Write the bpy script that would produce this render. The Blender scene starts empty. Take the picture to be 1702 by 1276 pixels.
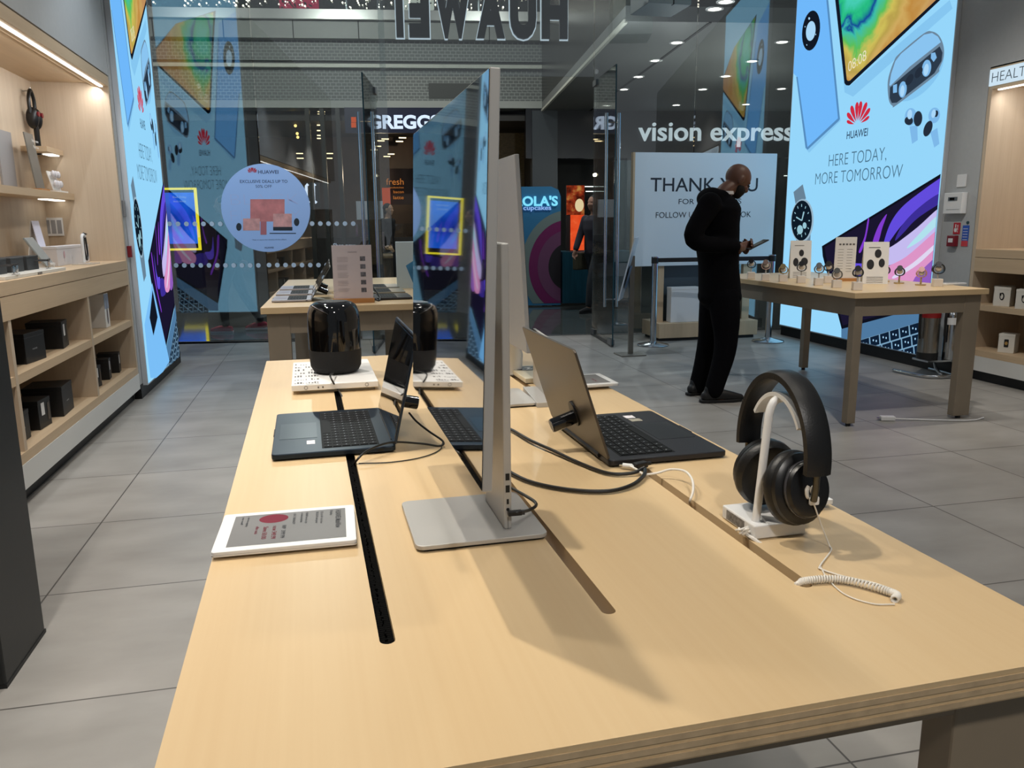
import bpy, bmesh, math, random
from mathutils import Vector, Matrix, Euler
random.seed(7)
S = bpy.context.scene
COL = S.collection

# ------------------------------------------------------------------ camera
IW, IH, FPX = 1702.0, 1276.0, 1335.0
EYE = Vector((0.0, 0.0, 1.30))
YAW, PITCH, ROLL = math.radians(12.8), math.radians(11.27), math.radians(0.6)
_f = Vector((math.sin(YAW)*math.cos(PITCH), math.cos(YAW)*math.cos(PITCH), -math.sin(PITCH)))
_r0 = Vector((math.cos(YAW), -math.sin(YAW), 0.0))
_u0 = _r0.cross(_f)
_r = _r0*math.cos(ROLL) - _u0*math.sin(ROLL)
_u = _u0*math.cos(ROLL) + _r0*math.sin(ROLL)
cd = bpy.data.cameras.new('camera')
cam = bpy.data.objects.new('camera', cd)
COL.objects.link(cam)
cd.sensor_width = 36.0
cd.lens = 36.0*FPX/IW
cd.clip_start = 0.02
cd.clip_end = 200
cam.matrix_world = Matrix(((_r.x, _u.x, -_f.x, EYE.x), (_r.y, _u.y, -_f.y, EYE.y), (_r.z, _u.z, -_f.z, EYE.z), (0, 0, 0, 1)))
S.camera = cam

# survey helpers: where the sight line of a photo point meets a known plane
def ray(x, y): return _f + _r*((x-IW/2)/FPX) - _u*((y-IH/2)/FPX)
def on_z(x, y, z):
    d = ray(x, y); return EYE + d*((z-EYE.z)/d.z)
def on_x(x, y, X):
    d = ray(x, y); return EYE + d*((X-EYE.x)/d.x)
def on_y(x, y, Y):
    d = ray(x, y); return EYE + d*((Y-EYE.y)/d.y)

# ------------------------------------------------------------------ world, exposure, main lights
S.view_settings.view_transform = 'Standard'
S.view_settings.look = 'None'
S.view_settings.exposure = 0.0
S.view_settings.gamma = 1.0
S.view_settings.use_curve_mapping = False
S.cycles.use_denoising = True
S.cycles.max_bounces = 8
S.cycles.transparent_max_bounces = 16
S.cycles.caustics_reflective = False
S.cycles.caustics_refractive = False
S.cycles.sample_clamp_indirect = 4.0
W = bpy.data.worlds.new('world'); S.world = W
W.use_nodes = True
W.node_tree.nodes['Background'].inputs[0].default_value = (0.86, 0.93, 1.0, 1)
W.node_tree.nodes['Background'].inputs[1].default_value = 0.17

def spot(name, loc, target, power, size=70, blend=0.6, radius=0.05, color=(1.0, 0.86, 0.68)):
    l = bpy.data.lights.new(name, 'SPOT')
    l.energy = power; l.spot_size = math.radians(size); l.spot_blend = blend
    l.shadow_soft_size = radius; l.color = color
    o = bpy.data.objects.new(name, l); COL.objects.link(o)
    o.location = loc
    o.rotation_euler = (Vector(target)-Vector(loc)).to_track_quat('-Z', 'Y').to_euler()
    return o
WARM = (1.0, 0.92, 0.79); NEUT = (1.0, 0.95, 0.89)
# ceiling track spots of the shop; added fill spots are marked below
spot('ceiling_or_fill_spot', (-0.16, 1.41, 3.2), (0.30, 0.95, 0.86), 106, 75, 0.7, 0.03, WARM)
spot('ceiling_or_fill_spot', (-0.85, 2.35, 3.3), (0.15, 1.9, 0.86), 60, 70, 0.8, 0.03, WARM)
spot('ceiling_or_fill_spot', (1.05, 0.75, 3.3), (0.50, 0.80, 0.86), 26, 70, 0.9, 0.06, WARM)
spot('ceiling_or_fill_spot', (1.2, 2.6, 3.3), (0.45, 2.2, 0.86), 45, 70, 0.9, 0.06, WARM)
spot('ceiling_or_fill_spot', (-0.6, 3.7, 3.4), (-0.9, 3.4, 0.0), 190, 95, 0.9, 0.08, NEUT)
spot('ceiling_or_fill_spot', (-0.9, 1.6, 3.4), (-1.0, 2.2, 0.0), 170, 95, 0.9, 0.08, NEUT)
spot('ceiling_or_fill_spot', (0.1, 5.2, 3.4), (0.05, 5.4, 0.86), 60, 75, 0.9, 0.06, WARM)
spot('ceiling_or_fill_spot', (2.6, 3.0, 3.4), (2.6, 3.6, 0.0), 190, 95, 0.9, 0.08, NEUT)
spot('ceiling_or_fill_spot', (3.9, 4.6, 3.4), (3.6, 5.1, 0.86), 75, 75, 0.9, 0.06, WARM)
spot('ceiling_or_fill_spot', (3.4, 4.6, 3.4), (4.9, 4.9, 1.0), 110, 90, 0.9, 0.06, NEUT)
spot('ceiling_or_fill_spot', (0.2, 4.2, 3.4), (-1.6, 5.4, 1.0), 70, 80, 0.9, 0.06, NEUT)

COOL = (0.80, 0.90, 1.0)
spot('ceiling_or_fill_spot', (-0.55, 6.9, 3.8), (-0.6, 9.5, 1.5), 210, 45, 0.8, 0.03, COOL)
spot('ceiling_or_fill_spot', (4.0, 5.6, 3.9), (4.05, 8.25, 1.45), 120, 50, 0.8, 0.03, COOL)
spot('ceiling_or_fill_spot', (0.25, -1.0, 3.1), (0.25, 0.9, 0.85), 125, 55, 0.9, 0.10, NEUT)  # added fill from behind the camera, brightens surfaces that face it
spot('ceiling_or_fill_spot', (0.6, 6.3, 3.6), (-1.4, 7.1, 1.2), 60, 60, 0.9, 0.08, NEUT)  # added spot that only brightens the left pier
# ------------------------------------------------------------------ materials
spot('ceiling_or_fill_spot', (1.5, 6.9, 3.9), (1.5, 7.0, 0.0), 170, 100, 0.9, 0.04, COOL)  # added fill for the far floor, stands in for lightbox light
spot('ceiling_or_fill_spot', (-0.9, 5.6, 3.9), (-0.9, 6.2, 0.0), 110, 80, 0.9, 0.04, COOL)  # second added fill, lifts the far floor on the left
def lin(c):
    c = c/255.0
    return c/12.92 if c <= 0.04045 else ((c+0.055)/1.055)**2.4
def rgb(r, g, b): return (lin(r), lin(g), lin(b), 1.0)
MATS = {}
def mat(name, col, rough=0.5, metal=0.0, spec=0.5, emit=0.0, coat=0.0, noise=0.0, nscale=30.0, bump=0.0):
    if name in MATS: return MATS[name]
    m = bpy.data.materials.new(name); m.use_nodes = True
    nt = m.node_tree; b = nt.nodes['Principled BSDF']
    c = rgb(*col)
    b.inputs['Base Color'].default_value = c
    b.inputs['Roughness'].default_value = rough
    b.inputs['Metallic'].default_value = metal
    b.inputs['Specular IOR Level'].default_value = spec
    b.inputs['Coat Weight'].default_value = coat
    if emit:
        b.inputs['Emission Color'].default_value = c
        b.inputs['Emission Strength'].default_value = emit
    if noise or bump:
        tc = nt.nodes.new('ShaderNodeTexCoord'); n = nt.nodes.new('ShaderNodeTexNoise')
        n.inputs['Scale'].default_value = nscale; n.inputs['Detail'].default_value = 4
        nt.links.new(tc.outputs['Object'], n.inputs['Vector'])
        if noise:
            r = nt.nodes.new('ShaderNodeValToRGB')
            r.color_ramp.elements[0].position = 0.3; r.color_ramp.elements[1].position = 0.7
            r.color_ramp.elements[0].color = tuple(x*(1-noise) for x in c[:3])+(1,)
            r.color_ramp.elements[1].color = tuple(min(1, x*(1+noise)) for x in c[:3])+(1,)
            nt.links.new(n.outputs['Fac'], r.inputs['Fac']); nt.links.new(r.outputs['Color'], b.inputs['Base Color'])
        if bump:
            bp = nt.nodes.new('ShaderNodeBump'); bp.inputs['Strength'].default_value = bump
            bp.inputs['Distance'].default_value = 0.002
            nt.links.new(n.outputs['Fac'], bp.inputs['Height']); nt.links.new(bp.outputs['Normal'], b.inputs['Normal'])
    MATS[name] = m
    return m
def emat(name, col, strength=1.0):
    """a backlit print or lamp: gives off its own light"""
    if name in MATS: return MATS[name]
    m = bpy.data.materials.new(name); m.use_nodes = True
    nt = m.node_tree; nt.nodes.clear()
    e = nt.nodes.new('ShaderNodeEmission'); o = nt.nodes.new('ShaderNodeOutputMaterial')
    e.inputs[0].default_value = rgb(*col); e.inputs[1].default_value = strength
    nt.links.new(e.outputs[0], o.inputs[0])
    MATS[name] = m
    return m
def ramp(nt, stops):
    r = nt.nodes.new('ShaderNodeValToRGB')
    el = r.color_ramp.elements
    while len(el) < len(stops): el.new(0.5)
    for e, (p, c) in zip(el, stops):
        e.position = p; e.color = rgb(*c)
    return r
def wood(name, a, b, axis='Y', scale=1.0, rough=0.45, spec=0.35):
    if name in MATS: return MATS[name]
    m = bpy.data.materials.new(name); m.use_nodes = True
    nt = m.node_tree; p = nt.nodes['Principled BSDF']
    tc = nt.nodes.new('ShaderNodeTexCoord'); mp = nt.nodes.new('ShaderNodeMapping')
    s = {'X': (0.5, 9, 9), 'Y': (9, 0.5, 9), 'Z': (9, 9, 0.5)}[axis]
    mp.inputs['Scale'].default_value = tuple(x*scale for x in s)
    n = nt.nodes.new('ShaderNodeTexNoise'); n.inputs['Scale'].default_value = 1.6
    n.inputs['Detail'].default_value = 5; n.inputs['Distortion'].default_value = 0.4
    mp2 = nt.nodes.new('ShaderNodeMapping')
    s2 = {'X': (1.5, 60, 60), 'Y': (60, 1.5, 60), 'Z': (60, 60, 1.5)}[axis]
    mp2.inputs['Scale'].default_value = s2
    n2 = nt.nodes.new('ShaderNodeTexNoise'); n2.inputs['Scale'].default_value = 2.0; n2.inputs['Detail'].default_value = 3
    mx = nt.nodes.new('ShaderNodeMix'); mx.data_type = 'FLOAT'; mx.inputs[0].default_value = 0.35
    r = ramp(nt, [(0.3, a), (0.7, b)])
    L = nt.links.new
    L(tc.outputs['Object'], mp.inputs[0]); L(mp.outputs[0], n.inputs['Vector'])
    L(tc.outputs['Object'], mp2.inputs[0]); L(mp2.outputs[0], n2.inputs['Vector'])
    L(n.outputs['Fac'], mx.inputs[2]); L(n2.outputs['Fac'], mx.inputs[3]); L(mx.outputs[0], r.inputs[0])
    L(r.outputs[0], p.inputs['Base Color'])
    p.inputs['Roughness'].default_value = rough; p.inputs['Specular IOR Level'].default_value = spec
    MATS[name] = m
    return m
def glass(name, refl=0.12, tint=(0.94, 0.97, 0.97), rough=0.0):
    """thin architectural glass: mostly see-through, with a mirror share that grows at grazing angles"""
    if name in MATS: return MATS[name]
    m = bpy.data.materials.new(name); m.use_nodes = True
    nt = m.node_tree; nt.nodes.clear()
    t = nt.nodes.new('ShaderNodeBsdfTransparent'); t.inputs[0].default_value = tint+(1,)
    g = nt.nodes.new('ShaderNodeBsdfGlossy'); g.inputs['Roughness'].default_value = rough
    lw = nt.nodes.new('ShaderNodeLayerWeight'); lw.inputs[0].default_value = 0.25
    ma = nt.nodes.new('ShaderNodeMath'); ma.operation = 'MULTIPLY_ADD'
    ma.inputs[1].default_value = 0.8; ma.inputs[2].default_value = refl; ma.use_clamp = True
    mx = nt.nodes.new('ShaderNodeMixShader'); o = nt.nodes.new('ShaderNodeOutputMaterial')
    L = nt.links.new
    L(lw.outputs['Fresnel'], ma.inputs[0]); L(ma.outputs[0], mx.inputs[0])
    L(t.outputs[0], mx.inputs[1]); L(g.outputs[0], mx.inputs[2]); L(mx.outputs[0], o.inputs[0])
    MATS[name] = m
    return m

# ------------------------------------------------------------------ mesh builder
class MB:
    def __init__(s): s.v = []; s.f = []
    def add(s, vs, fs):
        k = len(s.v); s.v += [tuple(p) for p in vs]; s.f += [tuple(i+k for i in f) for f in fs]; return s
    def box(s, c, d, rot=None):
        x, y, z = d[0]/2, d[1]/2, d[2]/2
        P = [Vector((i*x, j*y, k*z)) for k in (-1, 1) for j in (-1, 1) for i in (-1, 1)]
        if rot is not None: P = [rot @ p for p in P]
        P = [p+Vector(c) for p in P]
        return s.add(P, [(0, 2, 3, 1), (4, 5, 7, 6), (0, 1, 5, 4), (2, 6, 7, 3), (0, 4, 6, 2), (1, 3, 7, 5)])
    def b2(s, x0, x1, y0, y1, z0, z1):
        return s.box(((x0+x1)/2, (y0+y1)/2, (z0+z1)/2), (x1-x0, y1-y0, z1-z0))
    def prism(s, poly, o, ex, ey, n, t):
        """polygon (2-D) laid at o along ex, ey, thickened by t along n"""
        o, ex, ey, n = Vector(o), Vector(ex), Vector(ey), Vector(n)
        m = len(poly)
        a = [o+ex*p[0]+ey*p[1] for p in poly]; b = [p+n*t for p in a]
        fs = [tuple(range(m))[::-1], tuple(range(m, 2*m))]
        fs += [(i, (i+1) % m, m+(i+1) % m, m+i) for i in range(m)]
        if ex.cross(ey).dot(n) < 0: fs = [f[::-1] for f in fs]
        return s.add(a+b, fs)
    def flat(s, poly, o, ex, ey):
        o, ex, ey = Vector(o), Vector(ex), Vector(ey)
        return s.add([o+ex*p[0]+ey*p[1] for p in poly], [tuple(range(len(poly)))])
    def tube(s, pts, r, n=10, cap=True, r2=None):
        pts = [Vector(p) for p in pts]; m = len(pts)
        up = None; rings = []
        for i, p in enumerate(pts):
            t = (pts[min(i+1, m-1)]-pts[max(i-1, 0)]).normalized()
            if up is None:
                up = Vector((0, 0, 1)) if abs(t.z) < 0.9 else Vector((1, 0, 0))
            a = (up - t*up.dot(t)).normalized(); up = a; b = t.cross(a)
            rr = r if r2 is None else r+(r2-r)*i/(m-1)
            if isinstance(r, (list, tuple)): rr = r[i]
            rings.append([p+a*math.cos(2*math.pi*k/n)*rr+b*math.sin(2*math.pi*k/n)*rr for k in range(n)])
        return s.loft(rings, cap)
    def loft(s, rings, cap=True):
        n = len(rings[0]); vs = [p for R in rings for p in R]; fs = []
        for i in range(len(rings)-1):
            for k in range(n):
                fs.append((i*n+k, i*n+(k+1) % n, (i+1)*n+(k+1) % n, (i+1)*n+k))
        if cap:
            fs.append(tuple(range(n))[::-1]); fs.append(tuple(range((len(rings)-1)*n, len(rings)*n)))
        return s.add(vs, fs)
    def lathe(s, prof, c=(0, 0, 0), n=32, axis=(0, 0, 1)):
        A = Vector(axis).normalized()
        a = A.orthogonal().normalized(); b = A.cross(a); c = Vector(c)
        rings = [[c+A*h+(a*math.cos(2*math.pi*k/n)+b*math.sin(2*math.pi*k/n))*max(r, 1e-5) for k in range(n)] for r, h in prof]
        return s.loft(rings, True)
    def cyl(s, c, r, h, n=24, axis=(0, 0, 1)): return s.lathe([(r, 0), (r, h)], c, n, axis)
    def ball(s, c, r, n=16, sc=(1, 1, 1)):
        prof = [(math.sin(math.pi*i/n), -math.cos(math.pi*i/n)) for i in range(n+1)]
        c = Vector(c)
        rings = [[c+Vector((sc[0]*r*q*math.cos(2*math.pi*k/n), sc[1]*r*q*math.sin(2*math.pi*k/n), sc[2]*r*h)) for k in range(n)]
                 for q, h in [(max(a, 1e-4), b) for a, b in prof]]
        return s.loft(rings, True)
def obj(name, mb, m, parent=None, loc=None, rot=None, bevel=0.0, seg=2, smooth=False, sub=0):
    me = bpy.data.meshes.new(name)
    if isinstance(mb, MB): me.from_pydata(mb.v, [], mb.f)
    else: me = mb
    me.validate(); me.update()
    if m is not None:
        me.materials.clear(); me.materials.append(m)
    o = bpy.data.objects.new(name, me); COL.objects.link(o)
    if parent is not None: o.parent = parent
    if loc is not None: o.location = loc
    if rot is not None: o.rotation_euler = rot
    if bevel:
        b = o.modifiers.new('bevel', 'BEVEL'); b.width = bevel; b.segments = seg; b.limit_method = 'ANGLE'; b.angle_limit = 0.7
    if sub:
        q = o.modifiers.new('sub', 'SUBSURF'); q.levels = sub; q.render_levels = sub
    if smooth:
        bm = bmesh.new(); bm.from_mesh(me)
        bmesh.ops.recalc_face_normals(bm, faces=bm.faces)
        for e in bm.edges:
            if len(e.link_faces) == 2 and e.calc_face_angle(0) > 0.7: e.smooth = False
        for f in bm.faces: f.smooth = True
        bm.to_mesh(me); bm.free()
    return o
def tag(o, label=None, cat=None, group=None, kind=None):
    if label: o['label'] = label
    if cat: o['category'] = cat
    if group: o['group'] = group
    if kind: o['kind'] = kind
    return o
def thing(name, label, cat, loc=(0, 0, 0), rz=0.0, group=None):
    o = bpy.data.objects.new(name, None); COL.objects.link(o)
    o.empty_display_size = 0.05
    o.location = loc; o.rotation_euler = (0, 0, rz)
    return tag(o, label, cat, group)
def struct(name, mb, m, parent=None, **k):
    o = obj(name, mb, m, parent, **k)
    if parent is None: o['kind'] = 'structure'
    return o
def dup(root, loc, rz=None, label=None, group=None):
    r = root.copy(); COL.objects.link(r); r.location = loc
    if rz is not None: r.rotation_euler = (0, 0, rz)
    if label: r['label'] = label
    if group: r['group'] = group
    for ch in list(root.children):
        c = ch.copy(); COL.objects.link(c); c.parent = r
        for g in list(ch.children):
            d = g.copy(); COL.objects.link(d); d.parent = c
    return r
# text ----------------------------------------------------------------
_tc = {}
def text_geo(s, bold=0.0, extrude=0.0):
    k = (s, bold, extrude)
    if k in _tc: return _tc[k]
    c = bpy.data.curves.new('lettering', 'FONT'); c.body = s; c.offset = bold; c.extrude = extrude; c.resolution_u = 4
    o = bpy.data.objects.new('lettering', c); COL.objects.link(o)
    dg = bpy.context.evaluated_depsgraph_get()
    me = o.evaluated_get(dg).to_mesh()
    vs = [v.co.copy() for v in me.vertices]; fs = [tuple(p.vertices) for p in me.polygons]
    o.evaluated_get(dg).to_mesh_clear()
    bpy.data.objects.remove(o); bpy.data.curves.remove(c)
    x0 = min(v.x for v in vs); x1 = max(v.x for v in vs)
    _tc[k] = ([Vector(((v.x-x0)/(x1-x0), v.y/0.729, v.z)) for v in vs], fs)
    return _tc[k]
def put_text(mb, s, o, ex, ey, w, h, bold=0.0, depth=0.0, n=None):
    """lettering from o along ex (width w), cap height h along ey, optional depth along n"""
    vs, fs = text_geo(s, bold, 0.5 if depth else 0.0)
    o, ex, ey = Vector(o), Vector(ex).normalized(), Vector(ey).normalized()
    n = ex.cross(ey) if n is None else Vector(n)
    mb.add([o+ex*(p.x*w)+ey*(p.y*h)+n*(p.z*depth) for p in vs], fs)
    return mb
def ellipse(cx, cy, rx, ry, n=28, rot=0.0):
    c, s_ = math.cos(rot), math.sin(rot)
    return [(cx+rx*math.cos(t)*c-ry*math.sin(t)*s_, cy+rx*math.cos(t)*s_+ry*math.sin(t)*c) for t in [2*math.pi*i/n for i in range(n)]]
def rrect(x0, y0, x1, y1, r, n=5):
    P = []
    for cx, cy, a in ((x1-r, y1-r, 0), (x0+r, y1-r, 90), (x0+r, y0+r, 180), (x1-r, y0+r, 270)):
        for i in range(n+1):
            t = math.radians(a+90*i/n); P.append((cx+r*math.cos(t), cy+r*math.sin(t)))
    return P
def curve_pts(ctrl, n=12):
    """Catmull-Rom through control points"""
    P = [Vector(p) for p in ctrl]; P = [P[0]*2-P[1]]+P+[P[-1]*2-P[-2]]; out = []
    for i in range(1, len(P)-2):
        for k in range(n):
            t = k/n; a, b, c, d = P[i-1], P[i], P[i+1], P[i+2]
            out.append(0.5*((2*b)+(c-a)*t+(2*a-5*b+4*c-d)*t*t+(3*b-a-3*c+d)*t**3))
    out.append(P[-2]); return out
# logo: eight petals fanned from one point, unit box 0..1
def petals():
    out = []
    for sgn in (-1, 1):
        for ang, r0, L, w in ((9.5, .16, .74, .090), (29, .15, .74, .094), (50, .15, .64, .088), (72, .17, .44, .066)):
            a = math.radians(ang)*sgn
            d = (math.sin(a), math.cos(a)); q = (d[1], -d[0]); B = (0.5, 0.16)
            prof = [(0.0, 0), (.22, .38), (.48, .78), (.72, 1.0), (.88, .86), (.97, .45), (1.0, 0)]
            # petals bend inwards: tips lean towards the middle
            def pt(t, s_): 
                k = -sgn*.05*t*t; return (B[0]+d[0]*(r0+L*t)+q[0]*(w*s_+k), B[1]+d[1]*(r0+L*t)+q[1]*(w*s_+k))
            out.append([pt(t, s_) for t, s_ in prof]+[pt(t, -s_) for t, s_ in prof[1:-1]][::-1])
    return out
def put_logo(mb, o, ex, ey, w, h):
    o, ex, ey = Vector(o), Vector(ex).normalized(), Vector(ey).normalized()
    for P in petals():
        mb.add([o+ex*(p[0]*w)+ey*(p[1]*h) for p in P], [tuple(range(len(P)))])
    return mb
def clip(poly, u0, u1, z0, z1):
    def cut(P, ax, lim, keep):
        out = []
        for i in range(len(P)):
            a, b = P[i], P[(i+1) % len(P)]
            ina, inb = (a[ax]-lim)*keep >= 0, (b[ax]-lim)*keep >= 0
            if ina: out.append(a)
            if ina != inb:
                t = (lim-a[ax])/(b[ax]-a[ax]); out.append((a[0]+(b[0]-a[0])*t, a[1]+(b[1]-a[1])*t))
        return out
    for ax, lim, kp in ((0, u0, 1), (0, u1, -1), (1, z0, 1), (1, z1, -1)):
        if len(poly) < 3: return []
        poly = cut(poly, ax, lim, kp)
    return poly if len(poly) >= 3 else []
# ================================================================== setting
def floor_mat(name, a, b, grout, tile, loc, rough, spec=0.5):
    m = bpy.data.materials.new(name); m.use_nodes = True
    nt = m.node_tree; p = nt.nodes['Principled BSDF']; L = nt.links.new
    tc = nt.nodes.new('ShaderNodeTexCoord'); mp = nt.nodes.new('ShaderNodeMapping')
    mp.inputs['Location'].default_value = loc
    L(tc.outputs['Object'], mp.inputs[0])
    br = nt.nodes.new('ShaderNodeTexBrick'); br.offset = 0.0; br.squash = 1.0
    br.inputs['Scale'].default_value = 1.0; br.inputs['Mortar Size'].default_value = 0.0035
    br.inputs['Mortar Smooth'].default_value = 0.3; br.inputs['Bias'].default_value = 0.0
    br.inputs['Brick Width'].default_value = tile; br.inputs['Row Height'].default_value = tile
    br.inputs['Color1'].default_value = rgb(*a); br.inputs['Color2'].default_value = rgb(*b)
    br.inputs['Mortar'].default_value = rgb(*grout)
    L(mp.outputs[0], br.inputs['Vector'])
    mp2 = nt.nodes.new('ShaderNodeMapping'); mp2.inputs['Scale'].default_value = (1.0, 2.0, 1.0)
    n = nt.nodes.new('ShaderNodeTexNoise'); n.inputs['Scale'].default_value = 2.2; n.inputs['Detail'].default_value = 6
    L(tc.outputs['Object'], mp2.inputs[0]); L(mp2.outputs[0], n.inputs['Vector'])
    r = ramp(nt, [(0.3, (222, 221, 219)), (0.7, (255, 255, 255))])
    L(n.outputs['Fac'], r.inputs[0])
    mx = nt.nodes.new('ShaderNodeMix'); mx.data_type = 'RGBA'; mx.blend_type = 'MULTIPLY'; mx.inputs[0].default_value = 1.0
    L(br.outputs['Color'], mx.inputs[6]); L(r.outputs[0], mx.inputs[7]); L(mx.outputs[2], p.inputs['Base Color'])
    p.inputs['Roughness'].default_value = rough; p.inputs['Specular IOR Level'].default_value = spec
    return m
FLOOR = floor_mat('grey_porcelain_tile', (162, 158, 152), (155, 152, 147), (80, 76, 72), 0.745, (1.05, -3.01, 0), 0.42)
MFLOOR = floor_mat('polished_mall_tile', (88, 92, 90), (80, 85, 84), (50, 52, 52), 0.9, (0, 0, 0), 0.07)
WHITE_WALL = mat('wall_paint', (176, 178, 178), 0.7, noise=0.02)
OAK = wood('light_oak', (204, 180, 148), (190, 165, 134), 'Z', 1.0, 0.5)
OAKY = wood('light_oak_along', (204, 180, 148), (190, 165, 134), 'Y', 1.0, 0.5)
MAPLE = wood('maple_top', (210, 184, 143), (202, 173, 131), 'Y', 0.35, 0.36, 0.4)
DARKWOOD = wood('grey_taupe_veneer', (124, 112, 96), (108, 96, 82), 'X', 1.0, 0.45)
BLACK = mat('matt_black', (14, 14, 15), 0.5)
BLACKG = mat('gloss_black', (6, 6, 7), 0.06, coat=0.5)
WHITE = mat('white_plastic', (225, 225, 224), 0.35)
PAPER = mat('white_card', (228, 226, 222), 0.6)
ALU = mat('brushed_aluminium', (176, 176, 174), 0.38, metal=0.85)
STEEL = mat('polished_steel', (190, 194, 198), 0.16, metal=1.0)
INK = mat('dark_print', (40, 44, 50), 0.6)

XL, XR = -1.45, 5.137
BETA = math.radians(7.6)
M0 = Vector((-1.728, 9.657, 0))
UD = Vector((math.cos(BETA), -math.sin(BETA), 0)); VD = Vector((math.sin(BETA), math.cos(BETA), 0)); ZD = Vector((0, 0, 1))
def mp_(u, v, z=0.0): return M0+UD*u+VD*v+ZD*z
def on_v(x, y, v):
    d = ray(x, y); t = (v-(EYE-M0).dot(VD))/d.dot(VD); return EYE+d*t
def uz(x, y, v):
    p = on_v(x, y, v); return ((p-M0).dot(UD), p.z)
BETA1 = math.radians(11.5)
M1 = mp_(2.43, 0)
UD1 = Vector((math.cos(BETA1), -math.sin(BETA1), 0)); VD1 = Vector((math.sin(BETA1), math.cos(BETA1), 0))
def lp(u, v, z=0.0): return M1+UD1*u+VD1*v+ZD*z
def on_lv(x, y, v):
    d = ray(x, y); t = (v-(EYE-M1).dot(VD1))/d.dot(VD1); return EYE+d*t
def luz(x, y, v):
    p = on_lv(x, y, v); return ((p-M1).dot(UD1), p.z)
KP = M1-UD1*0.0
_k = on_lv(441, 400, 0); KP = Vector((_k.x, _k.y, 0)); SK = (KP-M1).dot(UD1)
BETA2 = math.radians(4.5)
UD2 = Vector((math.cos(BETA2), -math.sin(BETA2), 0)); VD2 = Vector((math.sin(BETA2), math.cos(BETA2), 0))
class MBm(MB):
    """mesh builder whose boxes are given in mall directions u, v, z"""
    def b2(s, u0, u1, v0, v1, z0, z1):
        k = [mp_(u, v, z) for z in (z0, z1) for v in (v0, v1) for u in (u0, u1)]
        return s.add(k, [(0, 2, 3, 1), (4, 5, 7, 6), (0, 1, 5, 4), (2, 6, 7, 3), (0, 4, 6, 2), (1, 3, 7, 5)])
# floors
pts = [(-3.4, -1.6), (6.6, -1.6)]
a, b, b0 = mp_(8.6, 0), lp(-4.6, 0), mp_(2.43, 0)
fl = MB().prism([(-3.4, -1.6), (6.6, -1.6), (a.x, a.y), (b0.x, b0.y), (b.x, b.y)], (0, 0, 0), (1, 0, 0), (0, 1, 0), (0, 0, -1), 0.1)
struct('floor', fl, FLOOR)
struct('floor_mall', MBm().b2(-9, 22, 0.0, 30, -0.1, 0.0), MFLOOR)
th = struct('trim_1', MBm().b2(2.42, 8.6, -0.02, 0.03, -0.05, 0.004).add([lp(u_, v_, z_) for z_ in (-.05, .004) for v_ in (-.02, .03) for u_ in (-4.6, 0.0)], [(0, 2, 3, 1), (4, 5, 7, 6), (0, 1, 5, 4), (2, 6, 7, 3), (0, 4, 6, 2), (1, 3, 7, 5)]), mat('threshold_steel', (90, 92, 92), 0.4, metal=0.7))
# walls with the two display niches
wl = MB()
wl.b2(XL-0.12, XL, -1.6, 6.56, 2.37, 4.3)       # above the hutch
wl.b2(XL-0.60, XL, 6.57, 8.32, 0.0, 4.3)        # pier behind the light box
wl.b2(XL-0.72, XL-0.56, -1.6, 6.57, 0.0, 4.3)   # back of the niche
struct('wall_left', wl, WHITE_WALL)
wr = MB()
wr.b2(XR, XR+0.12, -1.6, 5.64, 2.45, 4.3)
wr.b2(XR, XR+0.6, 5.63, 8.38, 0.0, 4.3)
wr.b2(XR+0.56, XR+0.72, -1.6, 5.63, 0.0, 4.3)
struct('wall_right', wr, WHITE_WALL)
struct('baseboard_left', MB().b2(XL-0.05, XL+0.004, 6.57, 8.33, 0.0, 0.11), BLACK)
struct('baseboard_right', MB().b2(XR-0.004, XR+0.05, 5.66, 8.39, 0.0, 0.11), BLACK)

# ------------------------------------------------------------------ glass shop front
GL = glass('shopfront_glass', 0.17)
GLD = glass('door_glass', 0.05)
def pane(n, u0, u1, z0, z1):
    p = struct('window_%d' % n, MBm().b2(u0, u1, -0.006, 0.006, z0, z1), GL)
    return p
def lpane(n, o, ex, n_, L):
    k = [o+ex*u+n_*v+ZD*z for z in (.02, 4.3) for v in (-.006, .006) for u in L]
    return struct('window_%d' % n, MB().add(k, [(0, 2, 3, 1), (4, 5, 7, 6), (0, 1, 5, 4), (2, 6, 7, 3), (0, 4, 6, 2), (1, 3, 7, 5)]), GL)
p1 = lpane(1, KP, UD1, VD1, (-2.6, -0.006)); p2 = lpane(2, KP, UD2, VD2, (0.006, 1.42))
p3 = pane(3, 2.43, 4.79, 2.90, 4.3); p4 = pane(4, 4.80, 5.96, 0.02, 4.3); p5 = pane(5, 5.97, 7.6, 0.02, 4.3)
struct('trim_2', MBm().b2(-2.2, 7.8, -0.03, 0.03, 4.3, 4.42), mat('dark_metal', (44, 46, 48), 0.4, metal=0.6))
FROST = mat('frosted_film', (205, 215, 225), 0.6)
def film_dots(parent, y_px, x0, x1, step, o, ex, n_):
    m = MB(); x = x0
    while x <= x1:
        d = ray(x, y_px); q = EYE+d*((o-n_*.02-EYE).dot(n_)/d.dot(n_))
        m.prism(ellipse((q-o).dot(ex), q.z, 0.026, 0.026, 16), o-n_*0.0085, ex, ZD, -n_, 0.0015); x += step
    return obj('manifestation_dots', m, FROST, parent)
film_dots(p1, 372, 281, 440, 14.1, KP, UD1, VD1); film_dots(p1, 441, 292, 432, 13.7, KP, UD1, VD1)
film_dots(p2, 371.5, 450, 600, 13.7, KP, UD2, VD2); film_dots(p2, 440.5, 447, 600, 13.7, KP, UD2, VD2)
def kp(u, v, z=0.0): return KP+UD2*u+VD2*(v-.035)+ZD*z
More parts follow.
